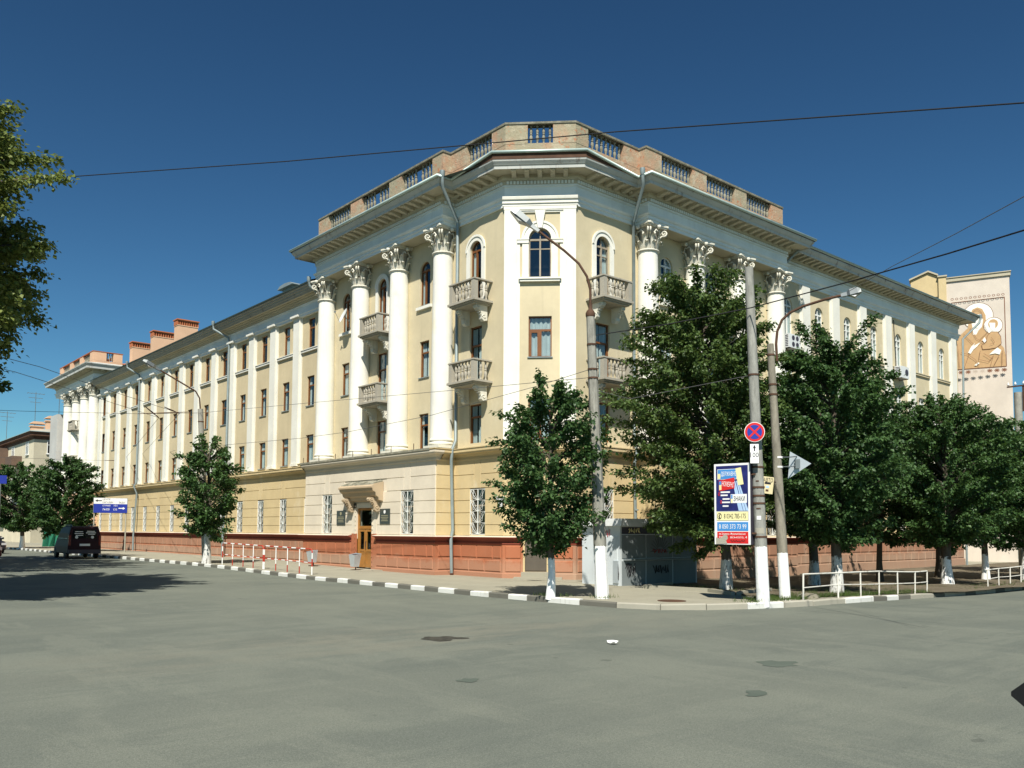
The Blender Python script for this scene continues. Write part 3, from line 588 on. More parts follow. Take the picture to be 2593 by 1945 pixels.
# --- main cornice of the corner block and right wing
EP = [(XL, 36.75), (19.25, 36.75), (19.25, 26.53), (19.88, 26.53), tuple(CC-FL.U*.0+np.array((-.07, -.03))), tuple(CR+np.array((-.03, -.07))), (25.0, 21.71), (25.0, 21.08), (34.72, 21.08), (34.72, 21.71), (54.98, 21.71), (54.98, 30)]
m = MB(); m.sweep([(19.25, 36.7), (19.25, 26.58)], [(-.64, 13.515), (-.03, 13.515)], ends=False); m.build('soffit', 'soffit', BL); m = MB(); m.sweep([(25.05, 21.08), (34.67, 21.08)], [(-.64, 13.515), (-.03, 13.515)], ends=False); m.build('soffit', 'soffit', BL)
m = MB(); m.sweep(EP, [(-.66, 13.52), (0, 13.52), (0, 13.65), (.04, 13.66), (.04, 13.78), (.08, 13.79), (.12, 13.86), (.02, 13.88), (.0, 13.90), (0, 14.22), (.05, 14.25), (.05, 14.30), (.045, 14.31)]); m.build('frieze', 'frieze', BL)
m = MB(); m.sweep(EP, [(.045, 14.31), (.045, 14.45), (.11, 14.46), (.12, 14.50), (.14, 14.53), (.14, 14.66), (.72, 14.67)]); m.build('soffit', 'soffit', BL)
m = MB(); m.sweep(EP, [(.72, 14.67), (.72, 14.62), (.75, 14.62), (.76, 14.73), (.79, 14.75), (.81, 14.78), (.87, 14.86), (.88, 14.9), (.87, 14.93), (.3, 14.97)]); m.build('cornice', 'fascia', BL)
def along(path, d, step, skip=.0, side=1):
    """points stepping along the path pushed out by d, with the run direction"""
    for a, b in zip(path, path[1:]):
        a = np.array(a, float); b = np.array(b, float); L = np.linalg.norm(b-a); U = (b-a)/L; N = np.array((U[1], -U[0]))*side; n = int((L-2*skip)/step)
        if n < 1: continue
        o = (L-(n-1)*step)/2
        for i in range(n): yield a+U*(o+i*step)+N*d, U, N
m = MB()
for p, U, N in along(EP[:-1], .045, .125):
    q = [p-U*.04, p+U*.04, p+U*.04+N*.05, p-U*.04+N*.05]; m.hexa([(*x, 14.335) for x in q], [(*x, 14.44) for x in q])
m.build('dentil_row', 'frieze', BL, kind='stuff')
md = MB()
md.prism([(-.27, 0), (.27, 0), (.27, -.075), (.2, -.10), (.1, -.09), (-.1, -.135), (-.27, -.15)], 0, 0, Fr((0, 0), (0, 1), (1, 0), 0), -.085, .085); mdm = md.mesh('modillion', 'soffit')
for p, U, N in along(EP[:-1], .42, .47, .05): put('modillion', mdm, BL, Matrix.Translation((p[0], p[1], 14.665)) @ Matrix.Rotation(math.atan2(-N[0], N[1]), 4, 'Z'))
def offset_path(path, d, z):
    mm = MB(); mm.sweep(path, [(d, z)], ends=False); return mm.v
gp = offset_path(EP, .93, 14.99); GZ = [15.0, 15.0, 14.93, 14.93, 15.17, 15.17, 14.93, 14.93, 15.0, 15.0, 15.0, 15.0]; gp = [(x, y, z) for (x, y, _), z in zip(gp, GZ)]
m = MB(); m.tube(gp, .062, 8); m.build('gutter', 'gutter', BL)
m = MB(); q = offset_path(EP, .89, 0); m.add([p for (x, y, _), z in zip(q, GZ) for p in ((x, y, 14.92), (x, y, z-.03))], [(2*i, 2*i+2, 2*i+3, 2*i+1) for i in range(len(q)-1)]); m.build('gutter_board', 'rust', BL)
m = MB()
m.add([(18.5, 36.6, 14.96), (18.5, 26, 14.96), (19.1, 23.3, 14.96), (21.4, 21, 14.96), (25, 20.9, 14.96), (34.8, 20.3, 14.96), (34.8, 20.95, 14.96), (55.6, 20.95, 14.96), (27, 36.6, 16.6), (27, 28, 16.6), (55.6, 28, 16.4), (55.6, 35, 14.5), (34, 35, 14.5), (34, 36.6, 14.5)], [(0, 1, 9, 8), (1, 2, 3, 9), (3, 4, 5, 9), (5, 6, 10, 9), (6, 7, 10), (10, 11, 12, 9), (9, 12, 13, 8)]); m.build('roof', 'roof', BL)
m = MB(); m.add([(XL, 36.7, 12.9), (27, 36.7, 12.9), (27, 36.7, 16.55), (19.3, 36.7, 15.0)], [(0, 1, 2, 3)]); m.build('wall', 'cream_wing', BL)
# --- left wing cornice, roof, chimneys
WP = [(XL, 74.2), (XL, 36.9)]
m = MB(); m.sweep(WP, [(-.02, 12.36), (.15, 12.36), (.15, 12.47), (.19, 12.49), (.19, 12.53), (.14, 12.55), (.14, 12.86), (.19, 12.9), (.21, 12.94)]); m.build('frieze', 'frieze', BL)
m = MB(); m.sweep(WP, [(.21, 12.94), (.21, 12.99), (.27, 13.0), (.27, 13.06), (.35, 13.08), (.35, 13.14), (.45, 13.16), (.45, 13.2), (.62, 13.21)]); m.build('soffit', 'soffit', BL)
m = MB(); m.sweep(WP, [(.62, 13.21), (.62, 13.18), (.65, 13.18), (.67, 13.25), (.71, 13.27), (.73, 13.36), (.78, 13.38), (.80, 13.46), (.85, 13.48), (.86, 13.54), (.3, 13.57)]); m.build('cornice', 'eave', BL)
m = MB(); m.add([(19.05, 74.3, 13.54), (19.05, 36.85, 13.54), (27, 36.85, 16.3), (27, 74.3, 16.3), (34.6, 74.3, 13.4), (34.6, 36.85, 13.4), (19.03, 74.3, 13.60), (19.03, 36.85, 13.60)], [(6, 7, 2, 3), (2, 3, 4, 5), (0, 1, 7, 6)]); m.build('roof', 'roof', BL)
for y, x0, x1, zt in ((64, 22.3, 23.8, 17.3), (68.5, 22.05, 23.7, 17.18), (73, 21.85, 23.5, 17.02)):
    m = MB(); m.box(x0, x1, y, y+.75, 14.3, zt-.44); m.box(x0-.03, x1+.03, y-.03, y+.78, zt-.5, zt-.44); ch = m.build('chimney', 'salmon', BL)
    c = MB(); n = 9; w = (x1-x0)/n
    c.box(x0+.03, x1-.03, y+.2, y+.72, zt-.44, zt-.12, 1)
    for i in range(n+1): c.box(x0+i*w-.045, x0+i*w+.045, y, y+.74, zt-.44, zt-.14)
    c.box(x0-.02, x1+.02, y-.02, y+.77, zt-.16, zt-.08); c.box(x0-.09, x1+.09, y-.09, y+.84, zt-.08, zt); c.build('chimney_cap', ['brick', 'dark'], ch)
m = MB(); m.box(21.3, 22.5, 43.3, 44.6, 14.2, 15.15); m.prism([(43.0, 15.15), (44.9, 15.15), (44.6, 15.3), (44.0, 15.36), (43.3, 15.3)], 0, 0, Fr((0, 0), (0, 1), (1, 0), 0), 21.1, 22.7); m.build('roof_vent', 'pipe', BL)
# --- pilasters
def pilaster(F, u, z0, z1, w, d, cap, parent=BL):
    m = MB(); m.box(u-w/2-.09, u+w/2+.09, 0, .05, z0, z1, F=F); m.box(u-w/2, u+w/2, .05, .05+d, z0, z1, F=F); m.bev(u-w/2-.03, u+w/2+.03, .05, .09+d, z0, z0+.16, .01, F=F); o = m.build('pilaster', 'white_wing', parent)
    if cap: c = MB(); c.box(u-w/2-.03, u+w/2+.03, .05, .08+d, z1-.12, z1-.08, F=F); c.box(u-w/2-.1, u+w/2+.1, .0, .20+d, z1-.10, z1, F=F); c.build('pilaster_cap', 'white_wing', o)
for y in PY+[74.05]: pilaster(FL, y, 4.84, 12.49, .64, .11, True)
for x in PX: pilaster(FR, x, 4.84, 13.515, .66, .11, False)
for a, b in zip([36.96]+[p+.42 for p in PY], [p-.42 for p in PY]+[73.6]):
    m = MB(); m.box(a, b, -.01, .10, 10.52, 10.62, F=FL); m.box(a, b, -.01, .13, 10.62, 10.655, F=FL); m.build('sill_band', 'white_wing', BL)
for a, b in zip([34.76]+[p+.43 for p in PX], [p-.43 for p in PX]+[54.9]):
    if b-a > .5: m = MB(); m.box(a, b, -.01, .08, 10.66, 10.76, F=FR); m.box(a, b, -.01, .11, 10.76, 10.8, F=FR); m.build('sill_band', 'cream', BL)
# --- columns with leafy capitals
def capital_mesh():
    m = MB(); m.lathe([(.34, 0), (.41, .02), (.42, .05), (.40, .08), (.345, .09)], n=16); m.lathe([(.345, .09), (.34, .14), (.325, .5), (.35, .75), (.42, .92), (.43, .95)], n=16, m=1)  # bell takes a darker grey standing for shade in the gaps between leaves
    def leaf(a, z0, h, out, w):
        ca, sa = math.cos(a), math.sin(a); pr = [(.34, z0, 1), (.39, z0+h*.45, 1.1), (.42, z0+h*.8, .95), (.44+out, z0+h, .7), (.47+out, z0+h*.93, .4), (.46+out, z0+h*.82, .15)]
        vs = []
        for r, z, k in pr:
            for q in (-1, 0, 1): rr_ = r-.02*abs(q); vs.append((rr_*ca-q*w*k*sa, rr_*sa+q*w*k*ca, z))
        m.add(vs, [(i*3+j, i*3+j+1, i*3+j+4, i*3+j+3) for i in range(5) for j in range(2)], 0, True)
    for k in range(10): leaf(2*math.pi*k/10, .09, .3, .07, .085)
    for k in range(8): leaf(2*math.pi*(k+.5)/8, .2, .48, .11, .075)
    for k in range(4):
        a = math.pi/4+k*math.pi/2; ca, sa = math.cos(a), math.sin(a)
        sp = [(.56+.12*(1-i/15)*math.cos(-1.2+i*.62), .77+.12*(1-i/15)*math.sin(-1.2+i*.62)) for i in range(14)]
        pts = [(.38, .5), (.45, .62), (.54, .66)]+sp
        for off in (-.045, .045): m.tube([(r*ca-off*sa, r*sa+off*ca, z) for r, z in pts], .034, 5)
        m.lathe([(.001, -.06), (.05, -.05), (.05, .05), (.001, .06)], (0, 0, 0), 8) if False else None
        b = math.pi/2*k; cb, sb = math.cos(b), math.sin(b)
        for t in (-1, 1): m.tube([(.37*cb-t*.14*sb, .37*sb+t*.14*cb, .52), (.43*cb-t*.16*sb, .43*sb+t*.16*cb, .7), (.46*cb-t*.08*sb, .46*sb+t*.08*cb, .82), (.47*cb-t*.03*sb, .47*sb+t*.03*cb, .76)], .026, 5)
        m.lathe([(.02, .84), (.06, .86), (.075, .92), (.06, .98), (.02, .99)], (.53*cb, .53*sb, 0), 7)
    # abacus with hollow sides
    poly = []
    for k in range(4):
        a = math.pi/4+k*math.pi/2
        for da in (-.06, .06): poly.append((.70*math.cos(a+da), .70*math.sin(a+da)))
        for t in (.25, .5, .75):
            p = np.array((.70*math.cos(a+.06), .70*math.sin(a+.06)))*(1-t)+np.array((.70*math.cos(a+math.pi/2-.06), .70*math.sin(a+math.pi/2-.06)))*t; poly.append(tuple(p*(1-.16*math.sin(math.pi*t))))
    m.prism([(x*.98, y*.98) for x, y in poly], (.93, .985)); m.prism([(x*1.06, y*1.06) for x, y in poly], (.985, 1.05)); return m.mesh('capital', ['ornament', 'stone_grey'])
CAPM = capital_mesh()
sh = MB(); zs = np.linspace(0, 1, 9); sh.lathe([(.475, 5.16), (.455, 5.2)]+[(.445-.06*t**1.6, 5.24+7.26*t) for t in zs], n=28); SHM = sh.mesh('column', 'white')
cb_ = MB(); cb_.box(-.5, .5, -.5, .5, 4.83, 4.94); cb_.lathe([(.47, 4.94), (.50, 4.97), (.505, 5.02), (.47, 5.06), (.45, 5.08), (.45, 5.10), (.475, 5.12), (.475, 5.15), (.44, 5.17)], n=24); CBM = cb_.mesh('column_base', 'ornament')
def column(x, y, dz=0):
    o = put('column', SHM, BL, TR(x, y, dz)); put('capital', CAPM, o, TR(x, y, 12.47+dz) @ Matrix.Diagonal((1.09, 1.09, 1, 1))); put('column_base', CBM, o, TR(x, y, dz))
for y in LCOL: column(19.66, y)
for x in RCOL: column(x, 21.49)
# --- chamfer bay: pilaster strips, panel, keystone
ch = MB(); ch.box(-.03, .43, 0, .09, 4.84, 13.40, F=FC); ch.box(CW-.43, CW+.03, 0, .09, 4.84, 13.40, F=FC); ch.box(.43, CW-.43, 0, .085, 13.36, 13.5, F=FC); ch.box(-.05, CW+.05, 0, .10, 13.40, 13.52, F=FC); ch.box(.43, .55, 0, .05, 4.84, 13.32, F=FC); ch.box(CW-.55, CW-.43, 0, .05, 4.84, 13.32, F=FC); ch.box(.40, CW-.40, .0, .055, 13.30, 13.36, F=FC)
ch.build('corner_frame', 'white', BL)
mm = MB(); mm.sweep([tuple(FC.p(-.10, .06, 0)[:2]), tuple(FC.p(CW+.10, .06, 0)[:2])], [(0, 13.52), (.05, 13.53), (.05, 13.6), (.09, 13.62), (.09, 13.73), (.14, 13.75), (.16, 13.84), (.12, 13.87), (.0, 13.89)], side=1)
mm.build('corner_entablature', 'white', BL)
def surround(F, uc, w, z0, z1, t, d, mat='white', keystone=False, imposts=False):
    m = MB(); r0, r1 = w/2, w/2+t; zc = z1-w/2; n = 16
    m.box(uc-r1, uc-r0, 0, d, z0, zc, F=F); m.box(uc+r0, uc+r1, 0, d, z0, zc, F=F)
    A = [(uc-r0*math.cos(math.pi*i/n), zc+r0*math.sin(math.pi*i/n)) for i in range(n+1)]; B = [(uc-r1*math.cos(math.pi*i/n), zc+r1*math.sin(math.pi*i/n)) for i in range(n+1)]
    for i in range(n): m.hexa([F.p(A[i][0], 0, A[i][1]), F.p(A[i+1][0], 0, A[i+1][1]), F.p(B[i+1][0], 0, B[i+1][1]), F.p(B[i][0], 0, B[i][1])], [F.p(A[i][0], d, A[i][1]), F.p(A[i+1][0], d, A[i+1][1]), F.p(B[i+1][0], d, B[i+1][1]), F.p(B[i][0], d, B[i][1])])
    r2 = r1-.05; Bo = [(uc-(r1+.03)*math.cos(math.pi*i/n), zc+(r1+.03)*math.sin(math.pi*i/n)) for i in range(n+1)]; Bi = [(uc-r2*math.cos(math.pi*i/n), zc+r2*math.sin(math.pi*i/n)) for i in range(n+1)]
    for i in range(n): m.hexa([F.p(Bi[i][0], d, Bi[i][1]), F.p(Bi[i+1][0], d, Bi[i+1][1]), F.p(Bo[i+1][0], d, Bo[i+1][1]), F.p(Bo[i][0], d, Bo[i][1])], [F.p(Bi[i][0], d+.03, Bi[i][1]), F.p(Bi[i+1][0], d+.03, Bi[i+1][1]), F.p(Bo[i+1][0], d+.03, Bo[i+1][1]), F.p(Bo[i][0], d+.03, Bo[i][1])])
    if imposts:
        for s in (-1, 1):
            a, b = sorted((uc+s*(r0-.0), uc+s*.84)); m.box(a, b, 0, d+.03, zc-.16, zc-.04, F=F); m.box(a-.01, b+.01, 0, d+.05, zc-.04, zc+.0, F=F)
    if keystone: m.prism([(uc-.08, z1-.02), (uc+.08, z1-.02), (uc+.19, z1+.62), (uc-.19, z1+.62)], 0, 0, F, 0, d+.07)
    return m.build('window_surround', mat, BL)
surround(FC, 1.28, .82, 10.9, 12.72, .24, .06, keystone=True, imposts=True)
m = MB(); m.box(.55, CW-.55, 0, .13, 10.72, 10.80, F=FC); m.box(.5, CW-.5, 0, .17, 10.80, 10.86, F=FC); m.build('sill_band', 'white', BL)
surround(FL, LCW, .72, 10.2, 12.7, .2, .05); surround(FR, RCW, .76, 10.2, 12.7, .2, .05); surround(FL, 31.9, .72, 10.2, 12.7, .18, .05)
for y in (28.68, 35.05): m = MB(); m.box(y-.52, y+.52, 0, .10, 10.72, 10.84, F=FL); m.build('sill_band', 'white', BL)
for x in RB: m = MB(); m.box(x-.52, x+.52, 0, .10, 10.68, 10.8, F=FR); m.build('sill_band', 'white', BL)
# --- balconies
BAL = MB(); BAL.lathe([(.045, 0), (.045, .03), (.03, .05), (.035, .1), (.062, .2), (.06, .27), (.035, .34), (.034, .355), (.052, .36), (.052, .385), (.036, .39), (.036, .41), (.055, .44), (.05, .52), (.03, .61), (.028, .64), (.045, .65), (.045, .69)], n=8); BALM = BAL.mesh('baluster', 'stone_grey')
BALP = BAL.mesh('baluster', 'coping')
brk = MB(); brk.prism([(0, 0), (.52, 0), (.55, -.08), (.48, -.16), (.33, -.2), (.27, -.34), (.26, -.5), (.16, -.58), (0, -.54)], 0, 0, Fr((0, 0), (0, 1), (1, 0), 0), -.09, .09)
for s in (-.095, .095):
    for cx_, cz_, r_ in ((.42, -.09, .07), (.15, -.42, .1)):
        brk.tube([(s, cx_+r_*(1-i/11)*math.cos(i*.75), cz_+r_*(1-i/11)*math.sin(i*.75)) for i in range(11)], .018, 4)
for q in range(6): brk.tube([(-.09, .5-.07*q, -.12-.07*q), (0, .53-.07*q, -.14-.075*q), (.09, .5-.07*q, -.12-.07*q)], .02, 4)
BRM = brk.mesh('balcony_bracket', 'ornament')
def make_balcony():
    w, dp = 1.62, .92; m = MB(); m.box(-w/2+.12, w/2-.12, 0, dp-.12, -.05, 0); m.box(-w/2+.06, w/2-.06, 0, dp-.06, 0, .05); m.box(-w/2, w/2, 0, dp, .05, .13)
    o = m.build('balcony', 'stone_grey', None, TR(0, 0, -200)); T = WM[o.name]
    r = MB(); e = .1
    for x0, x1, y0, y1 in ((-w/2+.02, w/2-.02, dp-.24, dp-.04), (-w/2+.02, -w/2+.2, .0, dp-.24), (w/2-.2, w/2-.02, .0, dp-.24)): r.box(x0, x1, y0, y1, .835, .885)
    for x in (-w/2+.05, w/2-.23): r.box(x, x+.18, dp-.24, dp-.06, .13, .835)
    r.build('railing', 'stone_grey', o, T)
    def b(x, y): p = put('baluster', BALM, o, T @ TR(x, y, .135)); return p
    for i in range(5): b(-w/2+.42+i*(w-.84)/4, dp-.14)
    for s in (-1, 1):
        for y in (.24, .47): b(s*(w/2-.12), y)
    for x in (-w/2+.28, w/2-.28): put('balcony_bracket', BRM, o, T @ TR(x, .12, -.05))
    return o
bal0 = make_balcony(); first = True
def place_balcony(F, u, z):
    global first
    T = F.mat(u, 0, z)
    if first:
        first = False; bal0.parent = BL; bal0.matrix_basis = WM[BL.name].inverted() @ T; dl = T @ WM[bal0.name].inverted()
        for c in bal0.children: WM[c.name] = dl @ WM[c.name]
        WM[bal0.name] = T.copy()
    else: dup(bal0, T, BL)
for z in (10.04, 7.05): place_balcony(FL, 25.08, z); place_balcony(FL, 31.62, z-.05); place_balcony(FR, 23.1, z); place_balcony(FR, 29.9, z-.05)
# --- parapet: base, piers, coping, balusters
PP = [(19.3, 36.64), (19.3, 26.62), (19.68, 26.62), (19.68, 23.28), (21.47, 21.49), (24.95, 21.49), (24.95, 21.13), (34.45, 21.13)]
m = MB(); m.sweep(PP, [(.0, 14.9), (.02, 14.9), (.02, 15.72), (-.26, 15.72), (-.26, 14.9)], ends=True); par = m.build('parapet', 'parapet', BL)
m = MB(); m.sweep(PP, [(.0, 16.42), (.06, 16.43), (.07, 16.5), (-.13, 16.55), (-.32, 16.5), (-.31, 16.43), (-.26, 16.42)]); m.build('coping', 'coping', par)
def pier_path(pts): m = MB(); m.sweep(pts, [(.028, 15.70), (.028, 16.43), (-.27, 16.43), (-.27, 15.70)]); m.build('pier', 'parapet', par)
def on(F, u): return tuple(F.p(u, 0, 0)[:2])
PL = Fr((19.3, 0), (0, 1), (-1, 0), 0); PLr = Fr((19.68, 0), (0, 1), (-1, 0), 0); PR = Fr((0, 21.13), (1, 0), (0, -1), 0); PRr = Fr((0, 21.49), (1, 0), (0, -1), 0); PC = Fr(PP[3], FC.U, FC.N, 0)
for pts in ([on(PL, 36.64), on(PL, 35.7)], [on(PL, 33.65), on(PL, 32.7)], [on(PL, 30.45), on(PL, 29.5)], [on(PL, 27.3), PP[1], PP[2], on(PLr, 25.55)], [on(PLr, 24.05), PP[3], on(PC, .8)], [on(PC, 1.72), PP[4], on(PRr, 22.1)], [on(PRr, 24.05), PP[5], PP[6], on(PR, 25.85)], [on(PR, 27.8), on(PR, 28.75)], [on(PR, 30.75), on(PR, 31.6)], [on(PR, 33.5), on(PR, 34.45)]): pier_path(pts)
rb = random.Random(2)
for F_, a, b, n in ((PL, 33.65, 35.7, 9), (PL, 30.45, 32.7, 9), (PL, 27.3, 29.5, 9), (PLr, 24.05, 25.55, 7), (PC, .8, 1.72, 4), (PRr, 22.1, 24.05, 8), (PR, 25.85, 27.8, 9), (PR, 28.75, 30.75, 9), (PR, 31.6, 33.5, 9)):
    for i in range(n):
        u = a+(b-a)*(i+.5)/n; x, y, _ = F_.p(u, -.12, 0); lost = (F_ is PL and i in (4,) and a < 32)
        if not lost: put('baluster', BALP, par, Matrix.Translation((x, y, 15.725)) @ Matrix.Diagonal((1, 1, 1.01, 1)))
# --- downpipes with their offset necks
def downpipe(pts, r=.065):
    m = MB(); m.tube(pts, r, 8); z = pts[-1][2]+1.
    m.lathe([(.065, 0), (.1, .1), (.1, .26)], (pts[0][0], pts[0][1], pts[0][2]-.1), 8)
    while z < pts[-2][2]-.5: m.lathe([(r+.012, 0), (r+.012, .05)], (pts[-1][0], pts[-1][1], z), 8); z += 1.45
    m.build('downpipe', 'pipe', BL)
downpipe([(18.55, 25.62, 15.0), (18.55, 25.62, 14.55), (19.8, 26.3, 13.7), (19.8, 26.3, 13.5), (19.8, 26.3, 5.1), (19.58, 26.22, 4.75), (19.6, 26.3, 4.3), (19.72, 26.33, 1.7), (19.62, 26.3, 1.35), (19.66, 26.3, .05)])
downpipe([(24.0, 20.5, 15.0), (24.05, 20.5, 14.55), (24.78, 21.63, 13.6), (24.78, 21.63, 5.1), (24.68, 21.4, 4.7), (24.74, 21.6, 4.2), (24.74, 21.5, .0)])
downpipe([(19.02, 37.05, 13.6), (19.05, 37.05, 13.35), (19.8, 36.98, 12.8), (19.82, 37.1, 12.6), (19.82, 37.1, 4.9)])
for y in (48.05, 64.0): downpipe([(19.02, y+.75, 13.6), (19.05, y+.75, 13.3), (19.66, y, 12.75), (19.70, y, 12.5), (19.70, y, 5.0), (19.55, y, 4.7), (19.76, y, 4.2), (19.62, y, 1.3), (19.62, y, .15)])
downpipe([(35.4, 20.7, 15.0), (35.4, 20.85, 14.7), (34.85, 21.55, 13.8), (34.85, 21.63, 5.0)]); downpipe([(55.9, 20.75, 14.95), (55.85, 20.8, 14.6), (55.1, 21.5, 13.6), (55.05, 21.6, 5.0), (55.05, 21.6, -.3)])
# --- main door, canopy
dr = MB(); w = 1.24
dr.box(-w/2, -w/2+.08, -.2, -.12, .0, 2.48); dr.box(w/2-.08, w/2, -.2, -.12, 0, 2.48); dr.box(-w/2+.08, w/2-.08, -.2, -.12, 2.40, 2.48); dr.box(-w/2+.08, w/2-.08, -.2, -.11, 1.62, 1.74); dr.v = [(x, y+(.09 if y > -.5 else 0), z) for x, y, z in dr.v]
dr.box(-w/2-.2, w/2+.2, -1.2, -1.15, 0, 2.6, 1); T = FLG.mat(DOOR, 0, .1); door = dr.build('door', ['doorwood', 'dark'], BL, T)
for s in (-1, 1):
    l = MB(); a, b = (.015, .535) if s > 0 else (-.535, -.015)
    for x0, x1, z0, z1 in ((a, a+.09, 0, 1.62), (b-.09, b, 0, 1.62), (a+.09, b-.09, 0, .16), (a+.09, b-.09, .66, .76), (a+.09, b-.09, 1.5, 1.62)): l.box(x0, x1, -.18, -.13, z0, z1)
    l.box(a+.09, b-.09, -.165, -.145, .16, .66); l.v = [(x, y+.09, z) for x, y, z in l.v]; lo = l.build('door_leaf', 'doorwood', door, T)
    g = MB(); g.quad((a+.09, -.065, .76), (a+.09, -.065, 1.5), (b-.09, -.065, 1.5), (b-.09, -.065, .76)); g.build('door_pane', 'glass', door, T)
g = MB(); g.quad((-.54, -.065, 1.74), (-.54, -.065, 2.4), (.54, -.065, 2.4), (.54, -.065, 1.74)); g.build('door_pane', 'glass', door, T)
h = MB(); h.tube([(-.06, -.03, .75), (-.06, .0, .8), (-.06, .0, 1.05), (-.06, -.03, 1.1)], .014, 5); h.build('door_handle', 'rust', door, T)
jm = MB()
for s in (-1, 1):
    a, b = sorted((s*.62, s*.98)); jm.box(a, b, 0, .05, 1.465, 2.75, 0); jm.box(a, b, 0, .06, 0, 1.465, 1)
    for k in range(14): jm.tube([(s*.69, .06, .12+k*.19), (s*.69+.0, .075, .2+k*.19)], .03, 4, 0 if k > 6 else 1)
jm.box(-.98, .98, 0, .05, 2.55, 2.75); jm.build('door_surround', ['pale', 'terracotta'], BL, FLG.mat(DOOR, 0, .05))
cn = MB(); cn.prism([(.02, 2.86), (.22, 2.90), (.26, 3.02), (.36, 3.08), (.40, 3.22), (.52, 3.28), (.55, 3.38), (.60, 3.40), (.60, 3.46), (.45, 3.56), (.02, 3.66)], 0, 0, Fr((0, 0), (0, 1), (1, 0), 0), -1.35, 1.35)
can = cn.build('door_canopy', 'canopy', BL, FLG.mat(DOOR-.1, 0, 0)); tp = MB(); r5 = random.Random(8)
for i in range(14):
    a = -1.3+i*.186; tp.hexa([(a, .03, 3.57), (a+.18, .03, 3.57), (a+.18, .52, 3.47), (a, .52, 3.47)], [(a, .03, 3.7+r5.uniform(0, .05)), (a+.18, .03, 3.7+r5.uniform(0, .05)), (a+.18, .47, 3.56+r5.uniform(0, .06)), (a, .47, 3.56+r5.uniform(0, .06))])
tp.build('canopy_crust', 'coping', can, FLG.mat(DOOR-.1, 0, 0))
for s in (-1, 1): put('canopy_bracket', brk.mesh('canopy_bracket', 'canopy'), can, FLG.mat(DOOR-.1+s*1.02, .02, 3.0))
m = MB(); m.box(DOOR-1.6, DOOR+1.3, .05, 1.25, .0, .05, F=FLG); m.build('door_step', 'stepstone', BL)
# metal door and steps in the chamfer
T = FC.mat(1.16, 0, 0); m = MB(); m.box(-.39, .39, -.16, -.1, .2, 1.35); m.box(-.36, .36, -.1, -.085, .25, 1.3); o = m.build('cellar_door', 'metal_door', BL, T); m = MB(); m.box(-.3, -.24, -.085, -.05, .72, .8); m.build('door_handle', 'steel', o, T)
m = MB(); m.box(-.55, .5, .0, .42, -.2, .2); m.box(-.95, .75, .0, .78, -.2, .03); m.build('door_step', 'stepstone', BL, T)
# --- far pavilion at the end of the left wing
FF = Fr((19.3, 0), (0, 1), (-1, 0), R(90))
m = MB(); m.quad((19.1, 74.3, -.3), (19.1, 86.3, -.3), (19.1, 86.3, 4.6), (19.1, 74.3, 4.6)); m.build('wall', 'salmon', BL); m = MB(); m.quad((19.1, 74.3, -.3), (XL, 74.3, -.3), (XL, 74.3, 4.6), (19.1, 74.3, 4.6)); m.build('wall', 'salmon', BL)
wall(FL, 74.3, 86.3, 4.6, 14.4, [(80.1, .8, 10.2, 12.5, 0), (80.1, .8, 7.1, 9.3, 0), (77, .7, 7.8, 9.3, 0), (83, .7, 7.8, 9.3, 0)], 'white_wing')
make_window('far', .8, 2.2); place_window('far', FL, 80.1, 10.2); place_window('far', FL, 80.1, 7.1)
for y in (75.15, 77.7, 80.3, 83.05): column(19.62, y)
FP = [(22.5, 87), (22.5, 86.2), (19.25, 86.2), (19.25, 74.1), (22.6, 74.1)][1:]
m = MB(); m.sweep(FP, [(-.66, 13.52), (0, 13.52), (0, 13.66), (.03, 13.67), (.03, 13.79), (.06, 13.80), (.09, 13.86), (0, 13.9), (0, 14.2)]); m.build('frieze', 'frieze', BL)
m = MB(); m.sweep(FP, [(0, 14.2), (.045, 14.24), (.12, 14.42), (.14, 14.52), (.70, 14.53)]); m.build('soffit', 'soffit', BL)
m = MB(); m.sweep(FP, [(.70, 14.53), (.70, 14.49), (.73, 14.49), (.74, 14.66), (.86, 14.84), (.87, 14.9), (-.4, 15.2)]); m.build('cornice', 'fascia', BL)
for p, U, N in along(FP, .42, .47, .05): put('modillion', mdm, BL, Matrix.Translation((p[0], p[1], 14.527)) @ Matrix.Rotation(math.atan2(-N[0], N[1]), 4, 'Z'))
Q = [(19.4, 85.6), (19.4, 75.0), (21.65, 75.0), (21.65, 80)]; m = MB(); m.sweep(Q, [(0, 14.9), (.02, 14.9), (.02, 15.45), (-.25, 15.45), (-.25, 14.9)]); fp = m.build('parapet', 'salmon', BL)
m = MB(); m.sweep(Q, [(.0, 16.15), (.05, 16.16), (.06, 16.22), (-.1, 16.25), (-.3, 16.2), (-.25, 16.15)]); m.build('coping', 'brick', fp)
for a, b in (((19.4, 85.6), (19.4, 84.6)), ((19.4, 82.2), (19.4, 81.2)), ((19.4, 79.0), (19.4, 78.0)), ((19.4, 75.9), (19.4, 75.0)), ((19.4, 75.0), (20.4, 75.0)), ((20.95, 75.0), (21.65, 75.0))): m = MB(); m.sweep([a, b], [(.026, 15.44), (.026, 16.16), (-.26, 16.16), (-.26, 15.44)]); m.build('pier', 'salmon', fp)
for u in list(np.linspace(82.4, 84.4, 8))+list(np.linspace(79.2, 81., 8))+list(np.linspace(76.1, 77.8, 8)): put('baluster', BALP, fp, TR(19.52, u, 15.45))
for u in (20.5, 20.68, 20.86): put('baluster', BALP, fp, TR(u, 75.12, 15.45))
